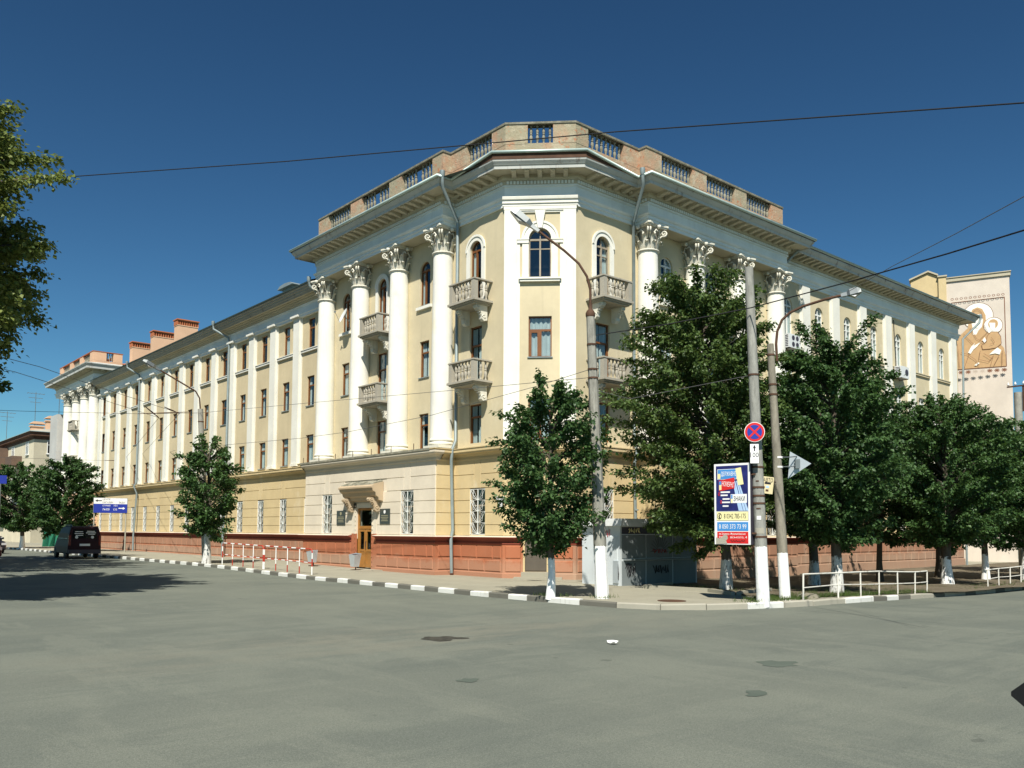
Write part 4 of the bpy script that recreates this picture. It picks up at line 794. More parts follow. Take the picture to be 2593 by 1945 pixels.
m = MB(); m.quad((XL, 86.3, -.3), (30, 86.3, -.3), (30, 86.3, 14.4), (XL, 86.3, 14.4)); m.build('wall', 'salmon', BL); m = MB(); m.quad((XL, 74.32, 12.8), (27, 74.32, 12.8), (27, 74.32, 16.2), (XL, 74.32, 14.5)); m.build('wall', 'salmon', BL)
m = MB(); m.add([(19.9, 75.3, 15.1), (19.9, 86, 15.1), (26, 80.5, 17), (30, 75.3, 16.5), (30, 86, 16.5)], [(0, 1, 2), (0, 2, 3), (1, 4, 2)]); m.build('roof', 'brick', BL)
m = MB(); m.box(19.62, 20.45, 87.0, 89.5, 0, 12.2); m.build('gable_wall', 'greywall', BL)
for z in (10.0, 7.0): place_balcony(FL, 80.1, z)
# ------------------------------------------------------------------ far house, mural house
def build_far_house():
    x0, y0 = 22.5, 110.
    H_ = thing('apartment_building', (x0, y0, 0), 'distant beige apartment block with dark eaves and brown balconies behind the street trees', 'building')
    F1 = Fr((x0, 0), (0, 1), (-1, 0), R(90)); F2 = Fr((0, y0), (1, 0), (0, -1), R(180))
    m = MB(); m.quad(F1.p(y0, 0, -.3), F1.p(150, 0, -.3), F1.p(150, 0, 12.3), F1.p(y0, 0, 12.3)); m.build('wall', 'far_wall', H_)
    m = MB(); m.quad(F2.p(x0, 0, -.3), F2.p(40, 0, -.3), F2.p(40, 0, 12.3), F2.p(x0, 0, 12.3)); m.build('wall', 'far_wall2', H_)
    path = [(x0, 150), (x0, y0), (40, y0)]
    m = MB(); m.sweep(path, [(0, 11.9), (.1, 11.95), (.12, 12.2), (.45, 12.3), (.45, 12.5), (.6, 12.75)]); m.build('cornice', 'rust', H_)
    m = MB(); m.sweep(path, [(.61, 12.74), (.64, 12.74), (.64, 12.8), (.61, 12.8)]); m.build('gutter', 'gutter', H_)
    m = MB(); m.sweep(path, [(.62, 12.8), (0, 13.0), (-6, 14.2)]); m.build('roof', 'stone_grey', H_)
    m = MB(); m.sweep(path, [(.0, 12.45), (.3, 12.46), (.3, 12.5)]); m.build('eave_trim', 'white', H_)
    fr = MB(); fr.box(-.75, .75, 0, .06, 0, .06); fr.box(-.75, .75, 0, .06, 1.44, 1.5); fr.box(-.75, -.68, 0, .06, .06, 1.44); fr.box(.68, .75, 0, .06, .06, 1.44); fr.box(-.04, .04, 0, .06, .06, 1.44); fr.box(-.68, .68, 0, .05, 1.0, 1.05); fr.box(-.85, .85, 0, .15, -.08, 0); frm = fr.mesh('window', 'whitewood')
    pn = MB(); pn.quad((-.7, .02, .03), (.7, .02, .03), (.7, .02, 1.47), (-.7, .02, 1.47)); pnm = pn.mesh('pane', 'car_glass')
    for F, us in ((F2, (24.6, 28, 31.5, 35)), (F1, (113.2, 121, 130, 139, 147))):
        for u in us:
            for z in (10.3, 7.4, 4.5, 1.6): w = put('window', frm, H_, F.mat(u, .01, z)); put('pane', pnm, w, F.mat(u, .01, z))
    for z in (9.2, 6.3, 3.4):
        m = MB(); m.box(116, 119.6, 0, 1.1, z, z+.12, F=F1); m.box(116, 119.6, 1.02, 1.1, z+.12, z+1.1, F=F1); m.box(116, 116.08, 0, 1.02, z+.12, z+1.1, F=F1); m.build('balcony', 'balc_brown', H_)
        m = MB(); m.box(124, 128, 0, 1.2, z-.1, z+2.6, F=F1); m.build('loggia', 'balc_brown', H_)
    for x, y in ((24.4, 113), (24.2, 120)): m = MB(); m.box(x, x+1.4, y, y+.9, 12.9, 14.4); m.box(x-.12, x+1.52, y-.12, y+1.02, 14.4, 14.52); m.prism([(x-.2, 14.75), (x+1.6, 14.75), (x+1.2, 15.05), (x+.2, 15.05)], 0, 0, F2, -(y-y0)-1., -(y-y0)+.2); m.build('chimney', 'salmon', H_)
    for i, (x, y, z, h) in enumerate(((25.3, 111.5, 13.6, 5.2), (24.6, 120.3, 14.6, 4.2), (24, 134, 13.7, 4.))):
        m = MB(); m.tube([(x, y, z-.6), (x, y, z+h)], .035, 4)
        for k, w in ((0, 1.0), (.55, .8), (1.1, .6)): m.tube([(x-w, y, z+h-.2-k), (x+w, y, z+h-.2-k)], .025, 4)
        for s in (-.9, -.45, .45, .9): m.tube([(x+s, y-.5, z+h-.2), (x+s, y+.5, z+h-.2)], .02, 4)
        m.build('tv_antenna', 'steel', label=('tall rooftop antenna beside the white columns of the far pavilion', 'rooftop antenna over the far chimney of the beige block', 'rooftop antenna farthest along the beige block roof')[i], cat='antenna', group='antennas on the beige block')
build_far_house()
def build_mural_house():
    P0 = np.array((64.36, 21.94)); D = np.array((-.38, .925)); D /= np.linalg.norm(D)
    # local X = -D ; u measured from the right-hand corner leftwards
    F = Fr(P0, D, (-D[1], D[0]), 0); F.N = np.array((D[1]*-1, D[0])); F.rot = math.atan2(D[1], D[0])
    H_ = thing('mural_building', (*P0, -.5), 'tall pale end wall with a tan painted mural of a haloed mother and child', 'building')
    m = MB(); m.box(0, 4.05, -9, 0, -.8, 19.55, F=F); m.build('wall', 'mural_wall', H_)
    m = MB(); m.box(4.05, 12, -9, -.15, -.8, 18.6, F=F); m.build('wall', 'ochre', H_)
    m = MB(); m.box(3.9, 4.4, -1, .12, -.8, 19.95, F=F); m.build('pilaster', 'ochre', H_)
    m = MB(); m.box(-.08, 3.9, -9, .10, 19.55, 19.8, F=F); m.box(-.12, 3.9, -9, .16, 19.8, 19.86, F=F); m.box(3.84, 4.46, -1, .2, 19.95, 20.05, F=F); m.build('cornice', 'far_wall2', H_)
    m = MB(); m.prism([(4.4, 18.6), (6.2, 18.6), (6.2, 19.95), (5.05, 20.4), (4.4, 20.05)], 0, 0, F, -1, -.05); m.build('gable', 'ochre', H_)
    m = MB(); m.prism([(6.3, 19.95), (6.3, 20.07), (5.05, 20.55), (4.4, 20.2), (4.4, 20.08), (5.05, 20.43)], 0, 0, F, -1, .1); m.build('gable_trim', 'far_wall2', H_)
    m = MB(); m.quad(F.p(4.5, .0, 16.5), F.p(5.5, .0, 16.5), F.p(5.5, .0, 18.5), F.p(4.5, .0, 18.5)); m.build('window', 'car_glass', H_)
    # the painted figure: flat layers a few millimetres thick
    q = MB(); L = [0]
    def poly(pts, mi): L[0] += 1; q.prism(pts, 0, 0, F, 0, .012+.006*L[0], mi) if False else q.add([F.p(u, .01+.005*L[0], z) for u, z in pts], [tuple(range(len(pts)))], mi)
    def disc(u, z, r, mi, rz=None): poly([(u+r*math.cos(a), z+(rz or r)*math.sin(a)) for a in np.linspace(0, 6.283, 25)[:-1]], mi)
    def line(pts, w=.03, mi=2):
        L[0] += 1
        for (a, b), (c, d) in zip(pts, pts[1:]):
            n = np.array((-(d-b), c-a)); n = n/np.linalg.norm(n)*w/2; q.add([F.p(a+n[0], .01+.005*L[0], b+n[1]), F.p(c+n[0], .01+.005*L[0], d+n[1]), F.p(c-n[0], .01+.005*L[0], d-n[1]), F.p(a-n[0], .01+.005*L[0], b-n[1])], [(0, 1, 2, 3)], mi)
    def ell(u, z, a, b, t0=0, t1=6.283, n=20): return [(u+a*math.cos(t), z+b*math.sin(t)) for t in np.linspace(t0, t1, n)]
    line([(.33, 18.06), (3.6, 18.02), (3.6, 13.2), (.33, 13.2), (.33, 18.08)], .05)
    disc(1.98, 16.9, .95, 1); line(ell(1.98, 16.9, .95, .95))
    poly([(3.55, 13.23), (3.55, 15.1), (3.1, 15.65), (2.62, 16.1), (2.52, 16.9), (2.3, 17.4), (2.0, 17.52), (1.7, 17.38), (1.5, 16.9), (1.5, 16.2), (1.2, 15.8), (1.0, 15.3), (.75, 14.9), (.45, 14.5), (.37, 14.0), (.36, 13.23)], 0)
    poly([(2.42, 16.65), (2.3, 17.0), (1.75, 17.02), (1.66, 16.6), (1.75, 16.1), (1.95, 15.9), (2.1, 15.6), (2.32, 15.6), (2.3, 15.95)], 1)
    disc(1.06, 16.13, .58, 1); line(ell(1.06, 16.13, .58, .58)); poly(ell(1.06, 16.24, .3, .33), 0); poly([(1.3, 16.35), (1.25, 15.95), (1.1, 15.75), (.95, 15.9), (.93, 16.3)], 1)
    poly([(1.2, 15.7), (.8, 15.65), (.62, 15.3), (.6, 14.8), (.9, 14.55), (1.3, 14.5), (1.75, 14.5), (1.8, 14.8), (1.5, 15.0), (1.45, 15.4)], 0); line([(1.2, 15.7), (.8, 15.65), (.62, 15.3), (.6, 14.8), (.9, 14.55), (1.3, 14.5), (1.75, 14.5), (1.8, 14.8), (1.5, 15.0), (1.45, 15.4), (1.2, 15.7)])
    poly([(2.65, 14.35), (2.45, 14.75), (2.2, 15.0), (2.3, 14.8), (1.85, 15.02), (2.1, 14.72), (2.3, 14.55), (2.5, 14.25)], 1); poly([(.62, 14.35), (.85, 14.55), (1.15, 14.3), (1.35, 14.1), (1.0, 14.15), (.72, 14.05)], 1); poly([(1.6, 15.35), (1.75, 15.15), (1.62, 14.95), (1.5, 15.1)], 1); poly([(2.3, 13.42), (2.05, 13.6), (1.95, 13.55), (2.15, 13.38)], 1)
    for pts in (ell(2.04, 16.8, .34, .55, .3, 3.4), [(1.6, 16.2), (1.4, 15.7), (1.9, 15.2)], [(2.5, 16.1), (2.1, 15.3), (1.6, 14.9)], [(2.9, 15.7), (2.3, 14.9)], [(3.1, 14.4), (2.6, 14.2), (2.9, 13.3)], [(2.65, 14.2), (2.2, 13.8), (2.0, 13.3)], [(1.9, 14.4), (2.0, 13.8), (1.4, 13.6), (1.1, 14.0)], [(1.1, 14.0), (1.3, 13.3)], [(.75, 14.0), (1.1, 13.3)], [(.55, 14.3), (.6, 13.3)], [(1.7, 14.2), (1.2, 13.8)], [(3.3, 15.0), (3.2, 13.3)], [(1.2, 15.3), (1.0, 14.9), (1.3, 14.8)], [(2.0, 16.4), (2.08, 16.2), (1.98, 16.18)], [(1.85, 16.6), (1.75, 16.58)], [(2.2, 16.6), (2.1, 16.58)], [(2.1, 16.02), (1.95, 16.02)]): line(pts, .022)
    for i in range(12): u = .42+i*.285; line(ell(u, 18.22, .085, .07, n=9), .035)
    for i in range(8):
        u = .48+i*.44
        for k in range(4): a = k*math.pi/4; line([(u-.17*math.cos(a), 12.93-.14*math.sin(a)), (u+.17*math.cos(a), 12.93+.14*math.sin(a))], .055, 3 if i in (3, 4) else 2)
    q.build('mural', ['tan', 'mural_light', 'mural_line', 'mural_grey'], H_)
build_mural_house()

# ------------------------------------------------------------------ trees
def leaf_mesh(name, P, A, Nn, size, mat):
    """one folded four-cornered leaf per point; A = axis, Nn = rough normal"""
    A /= np.linalg.norm(A, axis=1)[:, None]; B = np.cross(A, Nn); B /= np.maximum(1e-6, np.linalg.norm(B, axis=1))[:, None]; Nv = np.cross(B, A); s = size[:, None]
    v = np.stack([P, P+A*s*.45+B*s*.36+Nv*s*.10, P+A*s-Nv*s*.06, P+A*s*.45-B*s*.36+Nv*s*.10], 1).reshape(-1, 3); n = len(P)
    me = bpy.data.meshes.new(name); me.vertices.add(4*n); me.vertices.foreach_set('co', v.ravel()); me.loops.add(6*n); me.polygons.add(2*n)
    b = np.arange(n)[:, None]*4; me.loops.foreach_set('vertex_index', (b+np.array([[0, 1, 2, 0, 2, 3]])).ravel()); me.polygons.foreach_set('loop_start', np.arange(2*n)*3)
    try: me.polygons.foreach_set('loop_total', np.full(2*n, 3))
    except Exception: pass
    me.materials.append(M[mat]); me.update(calc_edges=True); return me
def tree(name, label, x, y, hb, crown, nb, nl, leaf, seed, mat='leaf', tr=.13, wash=None, group=None, cat='tree', droop=.35, lean=(0, 0), spread=1., patchy=0):
    """crown = (cx, cy, zmid, rx, ry, rdown, rup) relative to the base"""
    g = np.random.default_rng(seed); z0 = G(x, y)-.05; T = TR(x, y, z0)
    root = thing(name, (x, y, z0), label, cat, group)
    cx, cy, zm, rx, ry, rd, ru = crown; tk = MB(); top = zm+ru*.75
    k = 8; pts = [(cx*(i/k)**1.5+g.normal()*.03*(i > 0), cy*(i/k)**1.5+g.normal()*.03*(i > 0), top*i/k) for i in range(k+1)]
    tk.tube(pts, [tr*(1.35 if i == 0 else 1)*(1-.85*(i/k)**1.2) for i in range(k+1)], 10)
    PP, AA, NN, SS = [], [], [], []
    for j in range(nb):
        u = (j+.5)/nb; cz = 1-2*u; az = j*2.39996+g.normal()*.35; sr = math.sqrt(max(0, 1-cz*cz)); k_ = g.uniform(.72, 1.06) if g.random() < .85 else g.uniform(1.02, 1.2)
        tip = np.array((cx+rx*sr*math.cos(az)*k_, cy+ry*sr*math.sin(az)*k_, zm+(ru if cz > 0 else rd)*cz*k_))
        zs = min(top*.92, max(hb*.75, tip[2]-g.uniform(.25, .55)*math.hypot(tip[0]-cx, tip[1]-cy)-.3)); f = zs/top
        st = np.array((cx*f**1.5, cy*f**1.5, zs)); mid = (st+tip)/2+np.array((0, 0, .25*np.linalg.norm(tip-st)*.6))
        q = lambda t: (1-t)**2*st+2*t*(1-t)*mid+t*t*tip
        ln = np.linalg.norm(tip-st)
        if j % 2 == 0: tk.tube([tuple(q(t)) for t in np.linspace(0, .85, 5)], [tr*.32*(1-.75*i/4) for i in range(5)], 5)
        m_ = max(8, int(nl/nb)); out = np.array((tip[0]-cx, tip[1]-cy, 0)); out /= max(.1, np.linalg.norm(out))
        t = g.beta(1.7, 1.0, m_)*.82+.2; base = np.array([q(a) for a in np.minimum(t, 1.06)])
        tw = 5; side = g.integers(0, tw, m_); ph = g.uniform(0, 6.28, tw); el = g.uniform(-.25, .9, tw); tl = g.uniform(.25, .75, tw)*spread
        d = np.stack([np.cos(ph[side])*np.cos(el[side]), np.sin(ph[side])*np.cos(el[side]), np.sin(el[side])], 1)*.6+out*.7
        along = g.uniform(0, 1, m_)*tl[side]*(1.15-t*.75)
        p = base+d*along[:, None]; p[:, 2] -= droop*along**2*.8; p += g.normal(0, .055*spread, (m_, 3))
        ax = d*.7+g.normal(0, .55, (m_, 3)); ax[:, 2] -= .45
        n_ = g.normal(0, .5, (m_, 3)); n_[:, 2] += 1.
        PP.append(p); AA.append(ax); NN.append(n_); SS.append(leaf*g.uniform(.65, 1.2, m_))
    mt = 'bark'
    if wash: mt = limewash('limewashed_bark', wash, (.13, .11, .085), (.86, .86, .83) if patchy < .5 else (.62, .62, .58), ragged=.12, patchy=patchy)
    tk.build('trunk', mt, root, T)
    put('crown', leaf_mesh('crown', np.concatenate(PP), np.concatenate(AA), np.concatenate(NN), np.concatenate(SS), mat), root, T)
GR = 'street trees on the right'
tree('street_tree', 'small young lime tree with whitewashed foot at the kerb before the corner', 14.89, 15.78, 1.5, (0, 0, 3.3, 1.4, 1.4, 2.0, 2.2), 130, 21000, .115, 1, 'leaf', .10, 1.0, droop=.5, spread=.9)
tree('street_tree', 'tallest tree, spreading beside the kiosk and behind the advertising lightbox', 21.25, 15.05, 2.0, (-.5, .55, 5.3, 2.55, 2.3, 4.0, 4.2), 280, 95000, .115, 2, 'leaf_olive', .16, .95, GR, patchy=.8, droop=.45, spread=1.15)
tree('street_tree', 'broad dark tree with painted trunk standing at the white railing', 23.08, 12.6, 1.9, (.1, .1, 4.2, 2.1, 2.0, 2.7, 3.5), 200, 58000, .115, 3, 'leaf', .16, 1.1, GR, patchy=.7)
tree('street_tree', 'leaning-crowned tree by the wall, straight behind the railing tree', 27.6, 15.9, 2.2, (0, 0, 4.6, 2.5, 2.3, 2.9, 3.3), 150, 36000, .12, 4, 'leaf', .17, .9, GR, patchy=.8)
tree('street_tree', 'slim-trunked tree near the plinth, beyond the middle of the white railing', 32.6, 16.0, 2.2, (0, 0, 4.4, 2.4, 2.2, 2.8, 3.0), 130, 24000, .13, 5, 'leaf', .12, None, GR)
tree('street_tree', 'full round tree with bright whitewashed foot in the gap between railings', 32.3, 13.35, 2.0, (0, 0, 4.2, 2.6, 2.4, 2.7, 2.9), 200, 52000, .12, 6, 'leaf_mid', .19, 1.1, GR, patchy=.4)
tree('street_tree', 'tree close to the building end behind the round whitewashed tree', 38.1, 16.1, 2.2, (0, 0, 4.4, 2.5, 2.4, 2.8, 2.6), 120, 22000, .14, 7, 'leaf', .15, None, GR)
tree('street_tree', 'whitewashed tree just left behind the far railing', 38.3, 14.3, 2.0, (0, 0, 4.2, 2.3, 2.2, 2.6, 2.7), 120, 22000, .14, 8, 'leaf_mid', .14, 1.1, GR)
tree('street_tree', 'thick limewashed tree inside the far railing at the edge of the view', 39.1, 13.0, 2.0, (.5, -.3, 4.2, 2.7, 2.4, 2.7, 2.5), 140, 28000, .14, 9, 'leaf_mid', .2, 1.3, GR)
tree('street_tree', 'tree in the distance at the right, past the whole row', 47, 15.5, 2.2, (0, 0, 4.4, 3.0, 2.8, 2.8, 2.8), 110, 18000, .16, 10, 'leaf_mid', .17, 1.1, GR)
tree('street_tree', 'bushy young tree with whitewashed trunk in front of the left wing', 14.95, 38.4, 1.5, (0, 0, 3.3, 1.3, 1.3, 2.1, 2.4), 100, 13000, .14, 11, 'leaf_mid', .17, 1.35, droop=.5, spread=1.0, patchy=1)
tree('street_tree', 'dark tree behind the van in front of the far pavilion', 14.95, 63.5, 1.9, (.1, 0, 3.9, 2.1, 2.1, 2.7, 2.6), 150, 24000, .18, 12, 'leaf', .17, 1.0, 'trees by the far house')
tree('street_tree', 'dark tree in the shade at the far end of the left street', 14.9, 75.5, 1.9, (-.6, 0, 4.0, 2.5, 2.6, 2.7, 2.6), 140, 20000, .2, 13, 'leaf', .17, 1.0, 'trees by the far house')
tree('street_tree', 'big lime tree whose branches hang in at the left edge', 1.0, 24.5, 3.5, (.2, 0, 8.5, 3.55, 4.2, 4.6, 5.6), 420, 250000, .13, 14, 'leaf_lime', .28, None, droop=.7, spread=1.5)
tree('street_tree', 'tall shading tree of the left row, further down the street', 1.8, 36.0, 3.5, (0, 0, 10.5, 4.3, 4.4, 5.5, 7.0), 170, 30000, .22, 15, 'leaf', .28, None, droop=.6, spread=1.5)
tree('street_tree', 'farther shading tree of the left row opposite the van', 3.0, 44.5, 3.5, (.2, 0, 11.5, 4.8, 5.4, 6., 7.5), 190, 40000, .28, 16, 'leaf', .28, None, droop=.6, spread=1.5)

# ------------------------------------------------------------------ poles and lamps
def frp(x, y, z, px, py): # transform whose local +y looks from (x,y) towards (px,py)
    return TR(x, y, z, math.atan2(py-y, px-x)-math.pi/2)
def pole(x, y, x1, y1, h, r0, r1, n, mat, root, name='pole', bands=()):
    z = G(x, y)-.1; T = TR(x, y, z); m = MB(); m.tube([(0, 0, 0), (x1-x, y1-y, h-z)], [r0, r1], n, 0, True, n > 8); m.build(name, mat, root, T)
    for bz in bands:
        t = (bz-z)/(h-z); r = r0+(r1-r0)*t+.012; m = MB(); m.lathe([(r, -.022), (r, .022)], ((x1-x)*t, (y1-y)*t, bz-z), 12); m.build('clamp_band', 'rust', root, T)
def cobra(root, pts, r, head_len, head_w, tilt=None):
    m = MB(); m.tube(pts, r, 7); m.build('arm', 'rust', root)
    a = np.array(pts[-1]); d = a-np.array(pts[-2]); d /= np.linalg.norm(d); s = np.cross(d, (0, 0, 1)); s /= np.linalg.norm(s); u = np.cross(s, d)
    def ring(t, w, h0, h1): c = a+d*t; return [tuple(c+s*w*x+u*(h1 if z > 0 else h0)) for x, z in ((-1, -1), (1, -1), (.75, 1), (-.75, 1))]
    m = MB(); rs = [ring(-.05, head_w*.35, -.04, .04), ring(head_len*.22, head_w*.4, -.05, .05), ring(head_len*.38, head_w*.9, -.06, .09), ring(head_len*.8, head_w, -.06, .10), ring(head_len, head_w*.7, -.05, .04)]
    for p, q in zip(rs, rs[1:]): m.hexa(p, q)
    h = m.build('lamp_head', 'steel', root); g = MB(); lo = [ring(head_len*t, head_w*w, -.13 if 0 < i < 2 else -.062, -.05) for i, (t, w) in enumerate(((.36, .7), (.6, .8), (.95, .6)))]
    for p, q in zip(lo, lo[1:]): g.hexa(p, q)
    g.build('lamp_lens', 'lamp_glass', root)
L1 = thing('street_lamp', (15.66, 14.73, 0), 'concrete street lamp with whitewashed foot and long bent arm before the corner', 'street lamp')
pole(15.66, 14.73, 15.46, 14.94, 7.1, .175, .105, 8, limewash('limewashed_concrete', 1.39, (.36, .35, .30), ragged=.03), L1, bands=(6.35, 5.72, 5.5)); m = MB(); m.lathe([(.11, 0), (.12, .02), (.12, .1), (.09, .16), (.05, .2), (.05, .34)], (15.46, 14.94, 7.06), 8); m.build('pole_cap', 'rust', L1)
cobra(L1, [(15.46, 14.94, 7.2), (15.46, 14.94, 7.75), (15.40, 15.0, 8.1), (15.26, 15.15, 8.44), (15.0, 15.41, 8.78), (14.74, 15.66, 9.06), (14.5, 15.88, 9.32)], .032, .85, .16)
L2 = thing('street_lamp', (19.09, 11.78, 0), 'brownish street lamp beside the triangular sign, its curved arm over the road', 'street lamp')
pole(19.09, 11.78, 18.85, 11.95, 6.38, .14, .085, 14, limewash('limewashed_concrete', 1.26, (.31, .285, .225), ragged=.03), L2, bands=(6.1, 5.35, 5.1))
cobra(L2, [(19.0, 11.86, 5.95), (19.0, 11.88, 6.4), (19.03, 11.86, 6.72), (19.09, 11.76, 7.0), (19.19, 11.6, 7.17), (19.35, 11.33, 7.31), (19.61, 10.88, 7.44), (19.8, 10.5, 7.51)], .034, .42, .11)
L3 = thing('utility_pole', (17.81, 11.57, 0), 'grey concrete pole carrying the no-stopping sign, white at its foot', 'utility pole')
pole(17.81, 11.57, 17.67, 11.76, 8.05, .155, .10, 14, limewash('limewashed_concrete', 1.42, (.36, .36, .32), ragged=.05), L3, bands=(5.42, 3.2, 2.72, 2.52, 2.34, 1.55))
m = MB(); 
for z, h, w, mi in ((1.95, .09, .10, 0), (1.62, .14, .2, 1), (2.2, .03, .1, 2), (2.85, .03, .07, 2)):
    r = .158-.007*z; t = z/8.1; cx_, cy_ = 17.81-.14*t, 11.57+.19*t
    arc_ = [math.radians(205+a) for a in np.linspace(-w*180/3.14/r/2, w*180/3.14/r/2, 6)]
    vs = [(cx_+(r+.004)*math.cos(a), cy_+(r+.004)*math.sin(a), zz) for a in arc_ for zz in (z, z+h)]; m.add(vs, [(2*i, 2*i+2, 2*i+3, 2*i+1) for i in range(5)], mi)
m.build('paper_bill', ['sign_white', 'kerbworn', 'rust'], L3)
L4 = thing('street_lamp', (15.5, 39.9, .13), 'street lamp rising through the bushy tree before the left wing', 'street lamp')
pole(15.55, 39.95, 15.06, 39.9, 7.3, .18, .12, 10, 'concrete', L4, bands=(6.7,)); cobra(L4, [(15.06, 39.9, 7.2), (15.0, 39.88, 7.8), (14.8, 39.86, 8.1), (14.25, 39.96, 8.4), (13.6, 40.07, 8.75), (13.2, 40.12, 8.95)], .035, .8, .17)
L5 = thing('utility_pole', (43.6, 14.65, -.3), 'far concrete pole with a crossarm of white insulators by the mural wall', 'utility pole')
pole(43.6, 14.65, 43.6, 14.65, 8.2, .19, .17, 12, 'concrete', L5); m = MB(); m.box(43.55, 43.65, 13.95, 15.1, 8.47, 8.53); m.box(43.57, 43.63, 14.38, 14.46, 7.3, 8.5); m.build('crossarm', 'rust', L5)
for y in (15.05, 14.75, 14.4, 14.05): m = MB(); m.lathe([(.01, 0), (.012, .06), (.05, .07), (.055, .12), (.03, .15), (.04, .18), (.0, .22)], (43.6, y, 8.5), 7); m.build('insulator', 'paint_white', L5)
m = MB(); m.tube([(20.05, 48.8, 0), (20.05, 48.8, 1.6), (20.0, 48.75, 2.1)], .05, 6); m.build('gas_pipe', 'kerbworn', label='thin pale riser pipe standing at the left wing behind the bushy tree', cat='pipe')

# ------------------------------------------------------------------ signs on the poles
CAMP = (0, 0)
def disc(m, r, y0, y1, mi, n=36, r0=None):
    o = [(r*math.cos(6.2832*i/n), r*math.sin(6.2832*i/n)) for i in range(n)]; m.add([(x, y, z) for y in (y0, y1) for x, z in o], [tuple(range(n))[::-1], tuple(range(n, 2*n))]+[(i, (i+1) % n, n+(i+1) % n, n+i) for i in range(n)], mi)
T = frp(17.46, 11.52, 4.01, 2, -1.5); sg = put('no_stopping_sign', None, None, T, 'round blue no-stopping sign with red rim and red cross on the grey pole', 'road sign')
m = MB(); disc(m, .235, -.015, 0, 0); m.build('plate', 'sign_white', sg, T); m = MB(); disc(m, .222, 0, .004, 0); m.build('rim', 'sign_red', sg, T); m = MB(); disc(m, .17, .004, .008, 0); m.build('face', 'sign_blue', sg, T)
m = MB()
for a in (math.pi/4, -math.pi/4):
    c, s = math.cos(a), math.sin(a); m.hexa([(c*x-s*z, .008, s*x+c*z) for x, z in ((-.18, -.022), (.18, -.022), (.18, .022), (-.18, .022))], [(c*x-s*z, .011+(.001 if a > 0 else 0), s*x+c*z) for x, z in ((-.18, -.022), (.18, -.022), (.18, .022), (-.18, .022))])
m.build('cross', 'sign_red', sg, T); m = MB(); m.box(-.02, .02, -.2, -.015, -.02, .02); m.build('bracket', 'steel', sg, T)
T = frp(17.46, 11.53, 3.5, 2, -1.5); sg = put('distance_plate', None, None, T, 'white plate with an up arrow and 100 m below the no-stopping sign', 'road sign')
m = MB(); m.box(-.105, .105, -.012, 0, -.235, .235); m.build('plate', 'ink', sg, T); m = MB(); m.box(-.097, .097, 0, .003, -.227, .227); m.build('face', 'sign_white', sg, T)
m = MB(); m.prism([(-.014, .06), (.014, .06), (.014, .13), (.036, .13), (0, .21), (-.036, .13), (-.014, .13)], 0, 0, Fr((0, 0), (1, 0), (0, 1), 0), .003, .005)
m2 = MB(); m2.add([(x, y, z) for x, y, z in m.v], m.f); m2.build('arrow', 'ink', sg, T)
text('100', .182, .115, 'ink', T @ TR(0, .0045, -.03), sg); text('м', .045, .04, 'mural_grey', T @ TR(0, .004, -.14), sg)
m = MB(); m.box(-.02, .02, -.2, -.012, -.02, .02); m.build('bracket', 'steel', sg, T)
# lightbox advertisement
T = frp(17.44, 12.15, 2.33, 10, 10.9); LBX = put('advertising_lightbox', None, None, T, 'tall dark-blue advertising lightbox with number-plate motifs on the grey pole', 'advertising sign')
w, h = .92, 1.94
m = MB(); m.box(-w/2, w/2, -.2, 0, -h/2, h/2); m.build('case', 'box_dark', LBX, T)
m = MB(); m.box(-w/2, w/2, 0, .008, -h/2, h/2); m.build('rim', 'sign_white', LBX, T)
def panel(x0, x1, z0, z1, mat, y=.012, name='panel', sl=0., rot=0.): # x to the reader's right
    m = MB(); cx, cz = (x0+x1)/2, (z0+z1)/2; c, s = math.cos(rot), math.sin(rot)
    q = [(-(cx+(x-cx)*c-(z-cz)*s), cz+(x-cx)*s+(z-cz)*c+(x-cx)*sl) for x, z in ((x0, z0), (x1, z0), (x1, z1), (x0, z1))]
    m.hexa([(x, .006, z) for x, z in q], [(x, y, z) for x, z in q]); return m.build(name, mat, LBX, T)
panel(-.41, .41, -.17, .92, 'navy')
for i, (a, b) in enumerate(((.02, .17), (.06, .22), (.11, .29), (.15, .36))):
    m = MB(); q = [(-a, .55), (-a-.03, .55), (-b-.06, -.165), (-b, -.165)]; m.add([(x, .0135+.0005*i, z) for x, z in q], [(0, 1, 2, 3)]); m.build('light_streak', 'streak_blue', LBX, T)
panel(-.37, .13, .59, .84, 'sign_white', .015, 'plate_motif'); panel(-.36, .12, .6, .83, 'sky_blue', .017, 'plate_motif'); panel(-.36, -.29, .61, .73, 'sign_yellow', .0185, 'plate_motif')
panel(.13, .27, .45, .86, 'pale_yellow', .02, 'plate_motif', rot=.16)
panel(-.33, .07, .34, .60, 'sign_red', .019, 'plate_motif', .16); panel(-.325, -.265, .34, .46, 'sign_yellow', .0205, 'plate_motif', .16); panel(-.325, -.265, .46, .55, 'sky_blue', .0205, 'plate_motif', .16)
panel(-.03, .38, .02, .23, 'sign_white', .016, 'plate_motif'); panel(-.02, .02, .03, .12, 'sign_yellow', .0175, 'plate_motif'); panel(-.02, .02, .12, .22, 'sky_blue', .0175, 'plate_motif')
for x0, x1, z in ((-.29, -.05, .285), (-.29, -.11, .21), (-.24, -.06, .12), (-.26, -.05, .04), (-.24, -.09, -.05)): panel(x0, x1, z-.018, z+.018, 'sign_white', .0145, 'small_print')
for x, z in ((-.33, .24), (-.28, .05)): m = MB(); m.tube([(-x+.02*math.cos(a), .016, z+.04*math.sin(a)) for a in np.linspace(0, 6.28, 10)], .007, 4); m.build('small_print', 'sign_red', LBX, T)
